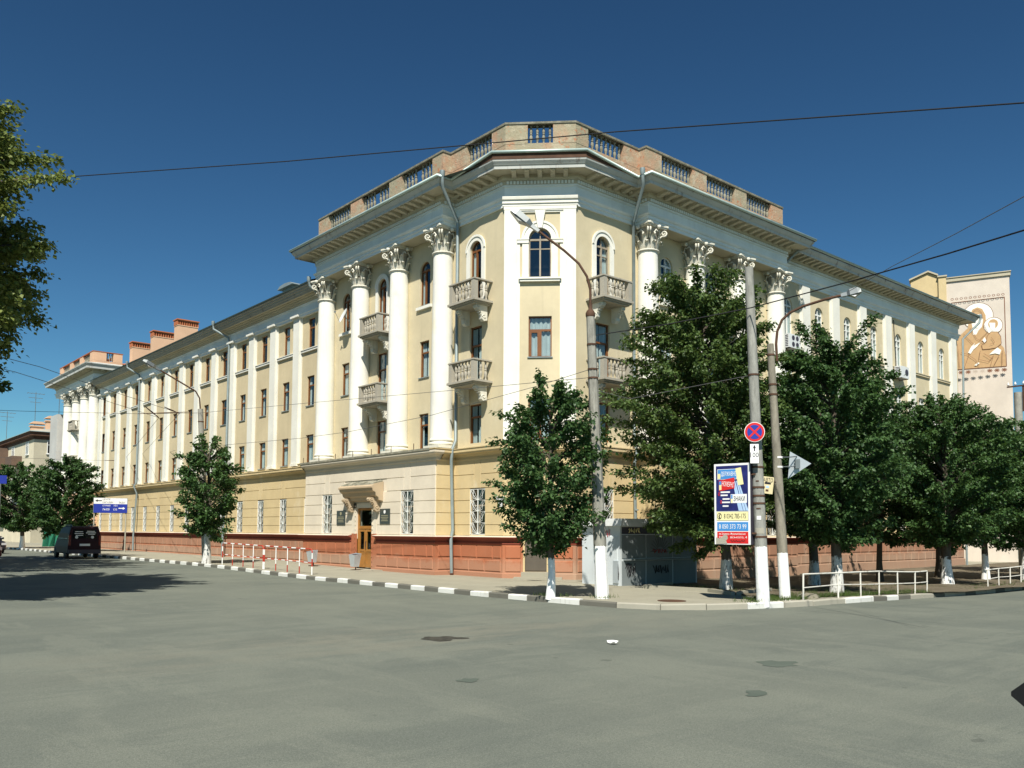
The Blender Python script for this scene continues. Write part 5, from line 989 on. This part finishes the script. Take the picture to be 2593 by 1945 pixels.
def tx(body, w_, h_, mat, x, z, y=.019, rot=0.): text(body, w_, h_, mat, T @ TR(-x, y, z) @ Matrix.Rotation(rot, 4, 'Y'), LBX)
tx('ДЕРЖАВНІ', .39, .13, 'sign_white', -.085, .715); tx('НОМЕРНІ', .3, .12, 'sign_white', -.10, .475, .021, -.15); tx('ЗНАКИ', .29, .12, 'ink', .19, .125)
panel(-.40, .41, -.40, -.185, 'ink', .012, 'phone_panel'); panel(-.395, .405, -.395, -.19, 'pale_yellow', .014, 'phone_panel'); tx('8 0342 785-175', .56, .115, 'ink', .07, -.292, .016)
m = MB(); m.tube([(.325+.055*math.cos(a), .016, -.292+.07*math.sin(a)) for a in np.linspace(0, 6.2832, 16)], .006, 4); m.tube([(.30, .016, -.235), (.335, .016, -.29), (.31, .016, -.35)], .013, 5); m.build('phone_symbol', 'ink', LBX, T)
panel(-.39, .405, -.645, -.435, 'sky_blue', .012, 'phone_panel'); tx('8 050 373 73 99', .7, .11, 'sign_white', .01, -.54, .014)
panel(-.39, .405, -.945, -.665, 'sign_red', .012, 'address_panel'); tx('м.Івано-Франківськ', .68, .06, 'sign_white', 0, -.72, .014); tx('вул.', .12, .055, 'sign_white', -.28, -.80, .014); tx('вського, 4', .42, .06, 'sign_white', .16, -.80, .014)
m = MB(); m.add([(-x, .0165, z) for x, z in ((-.42, -.965), (-.42, -.80), (-.33, -.83), (-.25, -.79), (-.22, -.74), (-.13, -.75), (-.11, -.82), (-.16, -.88), (-.13, -.95))], [tuple(range(9))]); m.build('torn_patch', 'kerbworn', LBX, T)
m = MB(); r6 = random.Random(1); m.tube([(-(-.05+.025*i), .017, -.885+.03*math.sin(i*2.3)*r6.uniform(.4, 1.2)) for i in range(16)], .006, 4); m.build('scribble', 'spray_black', LBX, T)
m = MB()
for z in (.7, -.7): m.box(-w/2-.1, -w/2, -.12, -.06, z-.02, z+.02)
m.build('bracket', 'rust', LBX, T)
# triangle sign seen from behind, small yellow advert
TP = [np.array(p) for p in ((19.55, 11.87, 3.71), (19.80, 11.43, 3.39), (19.52, 11.92, 3.01))]; nrm = np.cross(TP[1]-TP[0], TP[2]-TP[0]); nrm /= np.linalg.norm(nrm); 
if nrm.dot(np.array((-1, -.6, 0))) < 0: nrm = -nrm
sg = thing('triangle_sign', (19.55, 11.8, 3.3), 'triangular road sign seen from its bare grey back on two arms', 'road sign')
m = MB(); m.add([tuple(p) for p in TP]+[tuple(p-nrm*.02) for p in TP], [(0, 1, 2), (5, 4, 3), (0, 1, 4, 3), (1, 2, 5, 4), (2, 0, 3, 5)]); m.build('plate', 'silver', sg)
for z in (3.5, 3.26):
    m = MB(); m.lathe([(.122, -.022), (.122, .022)], (18.98, 11.86, z+.02), 12); m.build('clamp_band', 'paint_white', sg); m = MB(); m.tube([(18.98, 11.75, z+.02), (19.3, 11.74, z+.04), (19.62, 11.72, z+.08)], .014, 5); m.build('bracket', 'steel', sg)
m = MB(); m.hexa([(19.52, 11.70, 3.27), (19.60, 11.62, 3.27), (19.62, 11.66, 3.27), (19.54, 11.74, 3.27)], [(19.52, 11.70, 3.5), (19.60, 11.62, 3.5), (19.62, 11.66, 3.5), (19.54, 11.74, 3.5)]); m.build('back_plate', 'steel', sg)
T = frp(18.66, 11.96, 2.82, 10, 4) @ Matrix.Rotation(-.12, 4, 'Y'); sg = put('small_advert', None, None, T, 'small tilted yellow advert board on the brownish lamp post', 'advertising sign')
m = MB(); m.box(-.14, .14, -.03, 0, -.21, .21); m.build('board', 'advert_yellow', sg, T); text('АВТО', .23, .10, 'ink', T @ TR(0, .004, .13), sg)
for z, wd, mt in ((.05, .15, 'ink'), (-.04, .08, 'streak_blue'), (-.13, .07, 'rust')): m = MB(); m.box(-wd/2, wd/2, 0, .004, z-.025, z+.025); m.build('small_print', mt, sg, T)
m = MB(); m.tube([(-.1, -.02, .1), (-.2, -.03, .1)], .012, 4); m.build('bracket', 'rust', sg, T)
# direction board on two posts before the left wing
T = frp(16.9, 60., 3.2, 3.9, -10); sg = put('direction_sign', None, None, T, 'white and blue direction board on two posts before the left wing', 'road sign')
m = MB(); m.box(-1.03, 1.03, -.04, 0, -.5, .5); m.build('board', 'steel', sg, T); m = MB(); m.box(-1., 1., 0, .01, .1, .48); m.build('white_field', 'sign_white', sg, T); m = MB(); m.box(-1., 1., 0, .01, -.48, .1); m.build('blue_field', 'sign_blue', sg, T)
for b, w_, x, z, mt in (('ЦЕНТР', .46, -.25, .38, 'ink'), ('МАГАЗИН', .62, -.17, .2, 'ink'), ('"ЯЄВА"', .42, .68, .2, 'ink'), ('СТРИЙ', .46, -.25, 0., 'sign_white'), ('101', .2, .3, 0., 'sign_white'), ('ЛЬВІВ', .42, -.27, -.26, 'sign_white'), ('135', .22, .28, -.26, 'sign_white')): text(b, w_, .13, mt, T @ TR(-x, .012, z), sg)
for x, z, s, mt in ((-.72, .3, -1, 'ink'), (.68, -.18, 1, 'sign_white')):
    m = MB(); m.add([(-(x+s*a), .013, z+b) for a, b in ((.2, 0), (.06, .09), (.06, .03), (-.2, .03), (-.2, -.03), (.06, -.03), (.06, -.09))], [tuple(range(7))]); m.build('arrow', mt, sg, T)
for x in (-.95, .95): p = T @ Vector((x, -.07, 0)); m = MB(); m.tube([(p.x, p.y, G(p.x, p.y)-.1), (p.x, p.y, 3.65)], .045, 6); m.build('post', 'kerbworn', sg)
T = frp(10.9, 62, 4.75, 0, 0); m = MB(); m.box(-.32, .1, -.02, 0, -.27, .25); m.build('blue_sign', 'sign_blue', None, T, label='dark blue sign at the far left edge over the street', cat='road sign'); m = MB(); m.tube([(10.9, 62.05, -.2), (10.9, 62.05, 5.)], .05, 6); m.build('sign_post', 'steel', label='thin post under the dark blue sign at the far left', cat='post')
# plaques, plates, lamps at the entrance
for u, z, w_, h_, lab in ((33.53, 2.2, .72, .62, 'dark plaque left of the entrance door'), (29.97, 2.23, .74, .62, 'dark plaque with pale emblem right of the entrance door')):
    T = FLG.mat(u, .035, z); pq = put('wall_plaque', None, None, T, lab, 'plaque', 'plaques beside the entrance'); m = MB(); m.box(-w_/2, w_/2, 0, .03, -h_/2, h_/2); m.build('board', 'plaque', pq, T)
    m = MB(); disc(m, .075, .03, .036, 0, 14); m.v = [(x, y, z_+.18) for x, y, z_ in m.v]; m.build('emblem', 'plaque_text' if u > 31 else 'sign_white', pq, T)
    m = MB()
    for z_, ww in ((.03, .5), (-.04, .56), (-.11, .44), (-.18, .5)): m.box(-ww/2, ww/2, .03, .035, z_-.014, z_+.014)
    m.build('lettering', 'plaque_text', pq, T)
for u, lab in ((32.72, 'small pink wall lamp left above the entrance door'), (30.5, 'small pink wall lamp right above the entrance door')):
    T = FLG.mat(u, .03, 2.78); wl = put('wall_lamp', None, None, T, lab, 'wall lamp', 'lamps above the entrance'); m = MB(); m.tube([(0, 0, 0), (0, .14, .04), (0, .2, .0)], .025, 5); m.build('arm', 'rust', wl, T); m = MB(); m.lathe([(.03, .06), (.075, .02), (.085, -.05), (.06, -.1), (.01, -.12)], (0, .2, 0), 9); m.build('lamp_shade', 'salmon', wl, T)
T = FL.mat(23.72, .04, 2.84); m = MB(); m.box(-.25, .25, 0, .012, -.055, .055); np_ = m.build('street_name_plate', 'sign_white', None, T, label='narrow white street name plate above the house number', cat='plate'); text('вул. Миколайчука', .4, .05, 'mural_grey', T @ TR(0, .014, 0), np_)
T = FL.mat(23.73, .04, 2.65); m = MB(); m.box(-.1, .1, 0, .012, -.13, .13); np_ = m.build('house_number_plate', 'sign_white', None, T, label='white house number plate reading 64 on the corner wall', cat='plate'); text('64', .13, .17, 'ink', T @ TR(0, .014, 0), np_)
# air conditioners, dish
def aircon(x, z, lab):
    T = FR.mat(x, .14, z); a = put('air_conditioner', None, None, T, lab, 'air conditioner', 'air conditioners on the right wing'); m = MB(); m.box(-.48, .48, 0, .36, -.32, .32); m.build('case', 'ac', a, T)
    for x_ in (-.18,) if x > 40 else (.12, -.22): 
        for z_ in ((0,) if x > 40 else (.15, -.15)): m = MB(); disc(m, .19 if x > 40 else .12, .36, .366, 0, 16); m.v = [(p+x_, q, r+z_) for p, q, r in m.v]; m.build('fan_grille', 'box_dark', a, T)
    m = MB()
    for k in range(7): m.box(.479, .486, .05, .31, -.26+k*.08, -.22+k*.08)
    m.build('louvre', 'box_dark', a, T); m = MB()
    for x_ in (-.35, .35): m.box(x_-.02, x_+.02, -.14, .36, -.36, -.32)
    m.build('bracket', 'rust', a, T)
aircon(35.6, 10.5, 'white air conditioner below the arched window next to the last column'); aircon(46.75, 10.45, 'white air conditioner far along the right wing wall')
m = MB(); m.tube([(46.5, 21.74, 13.4), (46.55, 21.74, 12.4), (46.62, 21.73, 11.6), (46.6, 21.7, 10.7)], .02, 4); m.build('cable', 'wire', label='black cable hanging down to the far air conditioner', cat='cable')
T = TR(19.55, 34.55, 11.47) @ Matrix.Rotation(1.36, 4, 'Z') @ Matrix.Rotation(.4, 4, 'X'); ds = put('satellite_dish', None, None, T, 'pale satellite dish fixed by an arched window between the far columns', 'satellite dish')
m = MB(); vs = [(0, 0, 0)]+[(.37*k/4*math.cos(a), .07*(k/4)**2, .37*k/4*math.sin(a)) for k in range(1, 5) for a in np.linspace(0, 6.2832, 19)[:-1]]
m.add(vs, [(0, 1+i, 1+(i+1) % 18) for i in range(18)]+[(1+k*18+i, 1+k*18+(i+1) % 18, 1+(k+1)*18+(i+1) % 18, 1+(k+1)*18+i) for k in range(3) for i in range(18)], 0, True); m.build('dish', 'ac', ds, T); m = MB(); m.tube([(0, .07, -.36), (0, .45, -.05)], .012, 4); m.box(-.03, .03, .42, .5, -.08, 0); m.build('arm', 'steel', ds, T); m = MB(); m.tube([(0, -.3, -.1), (0, 0, 0)], .025, 5); m.build('bracket', 'steel', ds, T)

# ------------------------------------------------------------------ kiosk
T0 = (22.0, 18.9, -.06); KI = thing('kiosk', T0, 'shut grey metal kiosk with graffiti under the tallest tree', 'kiosk')
m = MB(); m.box(20.05, 23.9, 18.1, 19.75, -.12, 1.86); m.build('body', 'kiosk', KI); m = MB(); m.box(19.88, 24.05, 17.9, 19.85, 1.83, 2.06); m.build('fascia', 'kiosk_white', KI)
FK = Fr((0, 18.1), (1, 0), (0, -1), R(180)); FK2 = Fr((20.05, 0), (0, 1), (-1, 0), R(90))
for a, b in ((20.12, 21.25), (21.29, 22.6), (22.64, 23.84)):
    m = MB(); m.bev(a, b, 0, .02, .82, 1.55, .01, F=FK); m.build('shutter_panel', 'kiosk_front_shade', KI); m = MB(); m.bev(a, b, 0, .012, -.05, .74, .01, F=FK); m.build('base_panel', 'kiosk_front_shade', KI)
m = MB(); m.box(20.2, 23.7, 0, .12, .755, .80, F=FK); m.build('counter', 'kiosk_front_shade', KI); m = MB(); m.bev(20.12, 23.84, 0, .012, 1.58, 1.8, .01, F=FK); m.build('sign_band', 'box_dark', KI)
m = MB(); m.bev(18.2, 18.9, 0, .02, -.02, 1.5, .01, F=FK2); m.build('side_door', 'kiosk', KI); m = MB(); m.box(18.16, 18.36, 0, .05, .05, .75, F=FK2); m.build('meter_box', 'silver', KI)
def scrib(F, u0, z0, w, h, seed, mat, n=26):
    r = random.Random(seed); m = MB(); m.tube([F.p(u0+w*(i/n)+r.uniform(-.05, .05), .03, z0+h*(.5+.45*math.sin(i*1.7+r.uniform(-.5, .5)))) for i in range(n)], .012, 4); m.build('graffiti', mat, KI)
scrib(FK, 20.3, .2, .42, .5, 1, 'spray_black'); scrib(FK, 21.6, .3, .8, .3, 2, 'spray_black'); scrib(FK, 21.6, .95, .7, .16, 3, 'spray_red', 18); scrib(FK, 20.4, 1.6, .6, .18, 5, 'sign_yellow'); scrib(FK2, 18.5, 1.45, .35, .3, 6, 'spray_red', 10); scrib(FK2, 18.15, .1, .2, .6, 7, 'spray_black', 16)
m = MB()
for k in range(13): a = math.pi*k/12; m.tube([FK.p(21.95+.18*math.cos(a), .03, 1.02+.16*math.sin(a)), FK.p(21.95+.5*math.cos(a), .03, 1.02+.48*math.sin(a))], .006, 3)
m.build('graffiti', 'spray_black', KI)

# ------------------------------------------------------------------ railings
def striped(m, a, b, r, first, step=.28, n=6):
    a = Vector(a); b = Vector(b); L = (b-a).length; k = max(1, int(L/step))
    for i in range(k): m.tube([a+(b-a)*i/k, a+(b-a)*(i+1)/k], r, n, (i+first) % 2, True)
def red_rail(ys, lab):
    x = 15.2; g = 'red and white pedestrian railings'; rl = thing('pedestrian_railing', (x, sum(ys)/len(ys), .05), lab, 'railing', g); h = .94
    m = MB(); z = lambda y: G(x, y); y0, y1 = ys[0], ys[-1]; cr = .14
    striped(m, (x, y0-cr, z(y0)+h), (x, y1+cr, z(y1)+h), .026, 0, .36); m2 = MB(); striped(m2, (x, y0, z(y0)+.44), (x, y1, z(y1)+.44), .018, 1, .3); m2.build('rail', ['paint_white', 'paint_red'], rl)
    for y, s in ((y0, -1), (y1, 1)): m.tube([(x, y+s*cr*(1-math.cos(a)), z(y)+h-cr+cr*math.sin(a)) for a in np.linspace(0, 1.57, 5)], .026, 6, 1)
    m.build('rail', ['paint_white', 'paint_red'], rl)
    for i, y in enumerate(ys):
        e = i in (0, len(ys)-1); m = MB(); r = .026 if e else .02; t = h-cr if e else h
        if e: m.tube([(x, y, z(y)-.05), (x, y, z(y)+.3)], r, 6, 0); m.tube([(x, y, z(y)+.3), (x, y, z(y)+.58)], r, 6, 1); m.tube([(x, y, z(y)+.58), (x, y, z(y)+t)], r, 6, 0)
        else: m.tube([(x, y, z(y)-.05), (x, y, z(y)+.27)], r, 6, 1); m.tube([(x, y, z(y)+.27), (x, y, z(y)+t)], r, 6, 0)
        m.build('post', ['paint_white', 'paint_red'], rl)
red_rail([37.2, 36.1, 35.0, 34.0, 33.05], 'red and white pedestrian railing beside the whitewashed trunk'); red_rail([32.95, 31.9, 30.9, 29.9, 28.9], 'red and white pedestrian railing ending before the entrance')
def white_rail(pts, lab, h=.66):
    rl = thing('guard_railing', (*pts[0], G(*pts[0])), lab, 'railing', 'peeling white railings along the planting bed'); rg = random.Random(len(pts))
    q = [(x+rg.uniform(-.02, .02), y+rg.uniform(-.03, .03), G(x, y)) for x, y in pts]
    m = MB(); m.tube([(x, y, z+h+rg.uniform(-.02, .02)) for x, y, z in q], .022, 6); m.build('rail', 'fence_white', rl); m = MB(); m.tube([(x, y, z+.33+rg.uniform(-.02, .02)) for x, y, z in q], .016, 6); m.build('rail', 'fence_white', rl)
    for x, y, z in q: m = MB(); m.tube([(x+rg.uniform(-.04, .04), y, z-.1), (x, y, z+h)], .024, 6); m.build('post', 'fence_white', rl)
white_rail([(19.35, 11.45), (21.3, 11.62), (22.75, 11.73), (24.0, 11.8), (25.2, 11.84), (26.35, 11.86), (27.3, 11.88)], 'peeling white railing nearest the triangle sign'); white_rail([(32.9, 12.2), (34.3, 12.35), (35.5, 12.4), (36.7, 12.45), (38.1, 12.5), (39.6, 12.5), (41.1, 12.5), (42.6, 12.5)], 'peeling white railing further right by the limewashed trunks')
# bins
for y, tlt in ((34.2, .06), (30.62, -.04)):
    x = 18.0; z = G(x, y)+.02; T = TR(x, y, z, R(95)); b = put('litter_bin', None, None, T, 'tilted silver litter bin left of the entrance step' if y > 32 else 'silver litter bin right of the entrance step', 'litter bin', 'bins at the entrance')
    m = MB(); B = [(-.13, -.12, .14), (.13, -.12, .14), (.13, .12, .14), (-.13, .12, .14)]; t = [(-.2, -.17, .68), (.2, -.17, .68), (.2, .17, .62), (-.2, .17, .62)]; m.add(B+t, [(3, 2, 1, 0), (0, 1, 5, 4), (1, 2, 6, 5), (2, 3, 7, 6), (3, 0, 4, 7)]); m.add([(p*.93, q*.93, r-.03) for p, q, r in t], [(0, 1, 2, 3)], 1); m.build('bucket', ['silver', 'box_dark'], b, T @ Matrix.Rotation(tlt, 4, 'Y'))
    m = MB(); m.tube([(0, -.05, 0), (0, -.05, .2)], .025, 5); m.box(-.16, .16, -.2, .1, -.02, .02); m.build('stand', 'rust', b, T)
# rocks by the railing
for i, (x, y, s) in enumerate(((20.05, 11.75, .26), (20.45, 11.85, .18))):
    m = MB(); r7 = random.Random(i); n = 9; rings = [(1., 0), (.95, .25), (.7, .5), (.3, .62)]; vs = [(s*1.5*k*math.cos(6.28*j/n)*r7.uniform(.85, 1.15), s*k*math.sin(6.28*j/n)*r7.uniform(.85, 1.15), s*z*r7.uniform(.85, 1.15)) for k, z in rings for j in range(n)]+[(0, 0, s*.62)]
    m.add(vs, [(a*n+j, a*n+(j+1) % n, (a+1)*n+(j+1) % n, (a+1)*n+j) for a in range(3) for j in range(n)]+[(27+j, 27+(j+1) % n, 36) for j in range(n)]); m.build('rock', 'rock', None, TR(x, y, G(x, y)-.02), label=('grey rock at the first railing post', 'smaller grey rock behind the railing rock')[i], cat='rock', group='rocks by the railing')
# grass and weeds
def grass():
    g = np.random.default_rng(4); P = []
    for (x0, x1, y0, y1, n) in ((18.0, 19.6, 11.45, 12.3, 1500), (19.5, 23.2, 11.55, 12.4, 1500), (23, 27.4, 11.7, 12.4, 1300), (30, 42, 11.9, 13.2, 1500), (20.2, 22, 14.2, 17.3, 450), (14.75, 15.3, 15.4, 16.3, 160), (15.3, 15.95, 14.4, 15.0, 130), (20.2, 32, 12.4, 15, 900), (17.2, 18.2, 11.5, 11.9, 150)):
        c = np.stack([g.uniform(x0, x1, n//7+1), g.uniform(y0, y1, n//7+1)], 1); q = c[g.integers(0, len(c), n)]+g.normal(0, .05, (n, 2)); P.append(np.column_stack([q, [G(*a)+.03 for a in q]]))
    P = np.concatenate(P); n = len(P); A = g.normal(0, .45, (n, 3)); A[:, 2] = 1; N_ = g.normal(0, 1, (n, 3))
    A /= np.linalg.norm(A, axis=1)[:, None]; s = g.uniform(.05, .14, n)
    B = np.cross(A, N_); B /= np.linalg.norm(B, axis=1)[:, None]; v = np.stack([P-B*.006, P+B*.006, P+A*s[:, None]+N_*.01], 1).reshape(-1, 3)
    me = bpy.data.meshes.new('grass'); me.from_pydata(v.tolist(), [], [(3*i, 3*i+1, 3*i+2) for i in range(n)]); me.materials.append(M['grass']); put('grass', me, kind='stuff')
grass()
# green boards stacked before the far house
GB = thing('board_stack', (19, 82, .1), 'green boards leaning together on the pavement at the far left', 'boards')
for i in range(6): x = 17.7+i*.48; m = MB(); m.hexa([(x, 82-.2*i % 1, .1), (x+.7, 82.5, .1), (x+.7, 82.55, .1), (x, 82.05, .1)], [(x+.35, 82.8, 2.35-.12*i), (x+.95, 83.1, 2.35-.12*i), (x+.95, 83.15, 2.35-.12*i), (x+.35, 82.85, 2.35-.12*i)]); m.build('board', 'green_board', GB)

# ------------------------------------------------------------------ vehicles
def body_mesh(secs, name, mats, T, root):
    """secs: (y, half width bottom, half width top, z bottom, z top) along the length"""
    m = MB(); rs = [[(-b, y, z0+.06), (-b+.06, y, z0), (b-.06, y, z0), (b, y, z0+.06), (b, y, (z0+z1)*.5), (t, y, z1-.04), (t-.06, y, z1), (-t+.06, y, z1), (-t, y, z1-.04), (-b, y, (z0+z1)*.5)] for y, b, t, z0, z1 in secs]
    n = 10; m.add([p for r in rs for p in r], [(i*n+j, i*n+(j+1) % n, (i+1)*n+(j+1) % n, (i+1)*n+j) for i in range(len(rs)-1) for j in range(n)], 0, False); m.add(rs[0], [tuple(range(n))[::-1]]); m.add(rs[-1], [tuple(range(n))]); return m.build(name, mats, root, T)
def wheels(root, T, ys, hw, r):
    for y in ys:
        for s in (-1, 1):
            m = MB(); prof = [(r*.55, -.02), (r*.9, 0), (r, .03), (r, .15), (r*.9, .18), (r*.5, .18)]; m.lathe(prof, n=16); W_ = T @ TR(s*(hw-.1), y, r) @ Matrix.Rotation(math.pi/2*s, 4, 'Y') @ Matrix.Translation((0, 0, -.08)); w = m.build('wheel', 'black', root, W_); m = MB(); m.lathe([(.02, .17), (r*.56, .16), (r*.6, .12)], n=12); m.build('rim', 'steel', w, W_)
T = TR(13.15, 51.2, -.0, R(-2)); V = put('parked_van', None, None, T, 'dark red van parked in shade at the left kerb, seen from behind', 'van')
body_mesh([(0, .80, .78, .32, 1.0), (.03, .84, .80, .30, 1.1), (2.7, .84, .8, .28, 1.12), (3.3, .82, .76, .28, 1.05), (3.95, .76, .68, .3, .85), (4.05, .7, .6, .34, .7)], 'body', 'car_red', T, V); body_mesh([(.02, .79, .70, 1.0, 1.74), (.2, .8, .7, 1.0, 1.8), (1.9, .8, .7, 1.05, 1.8), (2.5, .8, .66, 1.05, 1.7), (3.2, .78, .6, 1.0, 1.08)], 'cabin', 'car_red', T, V)
m = MB(); m.quad((-.62, -.004, 1.12), (.62, -.004, 1.12), (.58, .012, 1.62), (-.58, .012, 1.62)); m.build('rear_window', 'car_glass', V, T)
for s in (-1, 1): m = MB(); m.quad((s*.803, .4, 1.12), (s*.803, 2.6, 1.12), (s*.715, 2.35, 1.62), (s*.715, .4, 1.62)); m.build('side_window', 'car_glass', V, T); m = MB(); m.box(s*.76-.06, s*.76+.06, -.03, .05, .75, 1.3); m.build('tail_light', 'tail_red', V, T)
m = MB()
for x0, x1, z in ((.1, .5, 1.52), (.05, .55, 1.44), (.15, .5, 1.36), (-.5, -.1, 1.5), (-.52, -.08, 1.4), (-.46, -.1, 1.3)): m.box(x0, x1, -.014, -.006, z-.022, z+.022)
m.build('window_print', 'kiosk_white', V, T); m = MB()
for x in (-.42, .38): disc(m, .08, -.014, -.02, 0, 10); m.v[-20:] = [(p+x, q, r+1.2) for p, q, r in m.v[-20:]]
m.build('round_badge', 'kiosk_white', V, T); m = MB(); m.box(-.26, .26, -.05, -.02, .72, .84); m.build('number_plate', 'sign_white', V, T); m = MB(); m.box(-.82, .82, -.1, .02, .3, .52); m.build('bumper', 'box_dark', V, T); wheels(V, T, (.75, 3.2), .84, .31)
m = MB()
for s in (-.6, .6): m.tube([(s, .3, 1.8), (s, .35, 1.86), (s, 2.0, 1.86), (s, 2.05, 1.79)], .018, 5)
m.build('roof_rack', 'steel', V, T)
def car(x, y, z, rot, mat, lab, grp='cars at the far left'):
    T = TR(x, y, z, rot); c = put('parked_car', None, None, T, lab, 'car', grp)
    body_mesh([(0, .7, .66, .35, .75), (.15, .8, .74, .25, .82), (1.3, .83, .78, .22, .88), (3.3, .83, .78, .22, .92), (4.0, .8, .74, .25, .88), (4.2, .7, .66, .35, .75)], 'body', mat, T, c); body_mesh([(1.1, .74, .6, .84, .92), (1.85, .74, .56, .86, 1.38), (2.9, .74, .56, .86, 1.42), (3.75, .72, .62, .86, .95)], 'cabin', 'car_glass', T, c); m = MB(); m.box(-.54, .54, 1.9, 2.9, 1.40, 1.44); m.build('roof_panel', mat, c, T)
    for s in (-1, 1):
        m = MB(); m.box(s*.6-.14, s*.6+.14, -.01, .12, .58, .72); m.build('headlight', 'chrome', c, T); m = MB(); m.box(s*.62-.12, s*.62+.12, 4.12, 4.21, .62, .76); m.build('tail_light', 'tail_red', c, T); m = MB(); a = s*.83; m.hexa([(a, 1.35, .93), (a+s*.2, 1.3, .95), (a+s*.2, 1.42, .95), (a, 1.45, .93)], [(a, 1.35, 1.02), (a+s*.2, 1.3, 1.07), (a+s*.2, 1.42, 1.07), (a, 1.45, 1.02)]); m.build('wing_mirror', mat, c, T)
    wheels(c, T, (.8, 3.4), .83, .3); return c, T
car(8.1, 49.0, -.0, R(12), 'car_maroon', 'maroon car with bright headlamp cut off at the left edge'); car(11.0, 64, .0, R(8), 'car_black', 'black car behind the maroon car at the left edge'); car(17.2, 96, .1, R(80), 'car_black', 'dark car parked far away beyond the green boards')
c, T = car(-1.2, -.62, -.12, R(-90), 'car_black', 'black car beside the viewer, only its mirror tip showing', 'cars beside the viewer')
m = MB(); m.hexa([(1.50, .2, 1.30), (1.70, .2, 1.30), (1.70, .2, 1.45), (1.50, .2, 1.45)], [(1.55, .46, 1.34), (1.67, .46, 1.34), (1.67, .46, 1.43), (1.55, .46, 1.43)]); m.hexa([(1.55, .46, 1.34), (1.67, .46, 1.34), (1.67, .46, 1.43), (1.55, .46, 1.43)], [(1.58, .53, 1.36), (1.64, .53, 1.36), (1.64, .53, 1.41), (1.58, .53, 1.41)]); m.hexa([(1.58, .53, 1.36), (1.64, .53, 1.36), (1.64, .53, 1.41), (1.58, .53, 1.41)], [(1.60, .563, 1.377), (1.63, .563, 1.377), (1.63, .563, 1.384), (1.60, .563, 1.384)]); m.build('wing_mirror', 'car_black', c)

# ------------------------------------------------------------------ overhead wires
def wire(pts, r, lab, mat='wire', sag=0., name='overhead_wire'):
    out = []
    for i, (a, b) in enumerate(zip(pts, pts[1:])):
        for k in range(6): t = k/6; out.append(tuple(np.array(a)*(1-t)+np.array(b)*t-np.array((0, 0, sag*4*t*(1-t)))))
    out.append(pts[-1]); m = MB(); m.tube(out, r, 5); return m.build(name, mat, label=lab, cat='wire', group='overhead wires')
wire([(1.5, 27.4, 10.36), (4.25, 24.13, 10.36), (8.6, 18.0, 10.1), (12.1, 11.0, 9.4), (13.33, 4.28, 7.81), (13.1, 2.9, 7.5)], .012, 'long black cable across the sky in front of the roof balustrade')
wire([(15.49, 14.76, 6.57), (16.4, 13.3, 6.72), (17.5, 11.6, 7.0), (15.96, 8.33, 6.61), (14.37, 5.8, 6.21), (12.98, 3.7, 5.89)], .014, 'black cable from the bent-arm lamp past the grey pole to the right')
wire([(19.06, 9.95, 7.35), (17.21, 8.04, 7.12), (14.88, 5.87, 6.68), (12.51, 3.55, 6.31)], .007, 'thin grey wire running up right from the curved lamp', 'wiregrey')
wire([(15.0, 39.85, 7.1), (15.64, 29.06, 6.5), (16.12, 21.66, 6.08), (15.86, 17.34, 5.75), (15.5, 14.9, 5.52)], .008, 'thin wire from left lamp to corner lamp crossing the columns', 'wiregrey')
wire([(15.1, 39.85, 5.5), (15.38, 30.32, 5.19), (15.45, 26.87, 5.15), (15.59, 22.04, 5.27), (15.86, 17.34, 5.65), (15.49, 14.9, 5.74)], .008, 'lower thin wire sagging between left lamp and corner lamp', 'wiregrey')
wire([(15.5, 14.86, 5.2), (16.5, 14.55, 5.04), (17.7, 11.8, 5.42)], .007, 'slack pale wire between corner lamp and grey pole', 'wiregrey')
wire([(22.01, 71.7, 7.12), (13.33, 37.71, 6.71), (8.28, 31.94, 6.64), (5.67, 27.42, 6.3), (3.0, 24.3, 6.1)], .009, 'right-hand trolley contact wire over the left street', 'wiregrey', name='trolley_wire')
wire([(21.1, 71.97, 7.06), (12.54, 37.98, 6.47), (7.75, 32.08, 6.4), (5.1, 27.6, 6.1), (2.6, 24.6, 5.9)], .009, 'left-hand trolley contact wire over the left street', 'wiregrey', name='trolley_wire')
wire([(2.0, 34.6, 5.6), (7.04, 36.32, 6.06), (11.46, 37.28, 6.47), (15.0, 39.85, 7.1)], .008, 'span wire holding the trolley wires at the left lamp', name='span_wire')
wire([(10.62, 69.19, 6.6), (20.03, 70.2, 6.92), (21.97, 69.62, 7.03), (19.6, 56, 6.75)], .01, 'far span wire across the left wing facade', 'wiregrey', name='span_wire')
for i, (a, b, r) in enumerate((((11.43, 37.18, 6.46), (13.5, 36.85, 6.7), .022), ((11.76, 37.4, 6.83), (12.51, 37.89, 6.46), .03), ((12.5, 37.2, 6.85), (13.3, 37.7, 6.70), .03), ((19.2, 70.1, 6.9), (22.1, 69.7, 7.03), .03))):
    m = MB(); m.tube([a, tuple((np.array(a)+np.array(b))/2), b], [r*.6, r, r*.6], 6); m.build('wire_insulator', 'rust', label=('dark insulator bar on the left span wire', 'dark left hanger of the trolley wires', 'dark right hanger of the trolley wires', 'dark insulator bar on the far span wire')[i], cat='insulator', group='trolley wire fittings')
finish_texts()
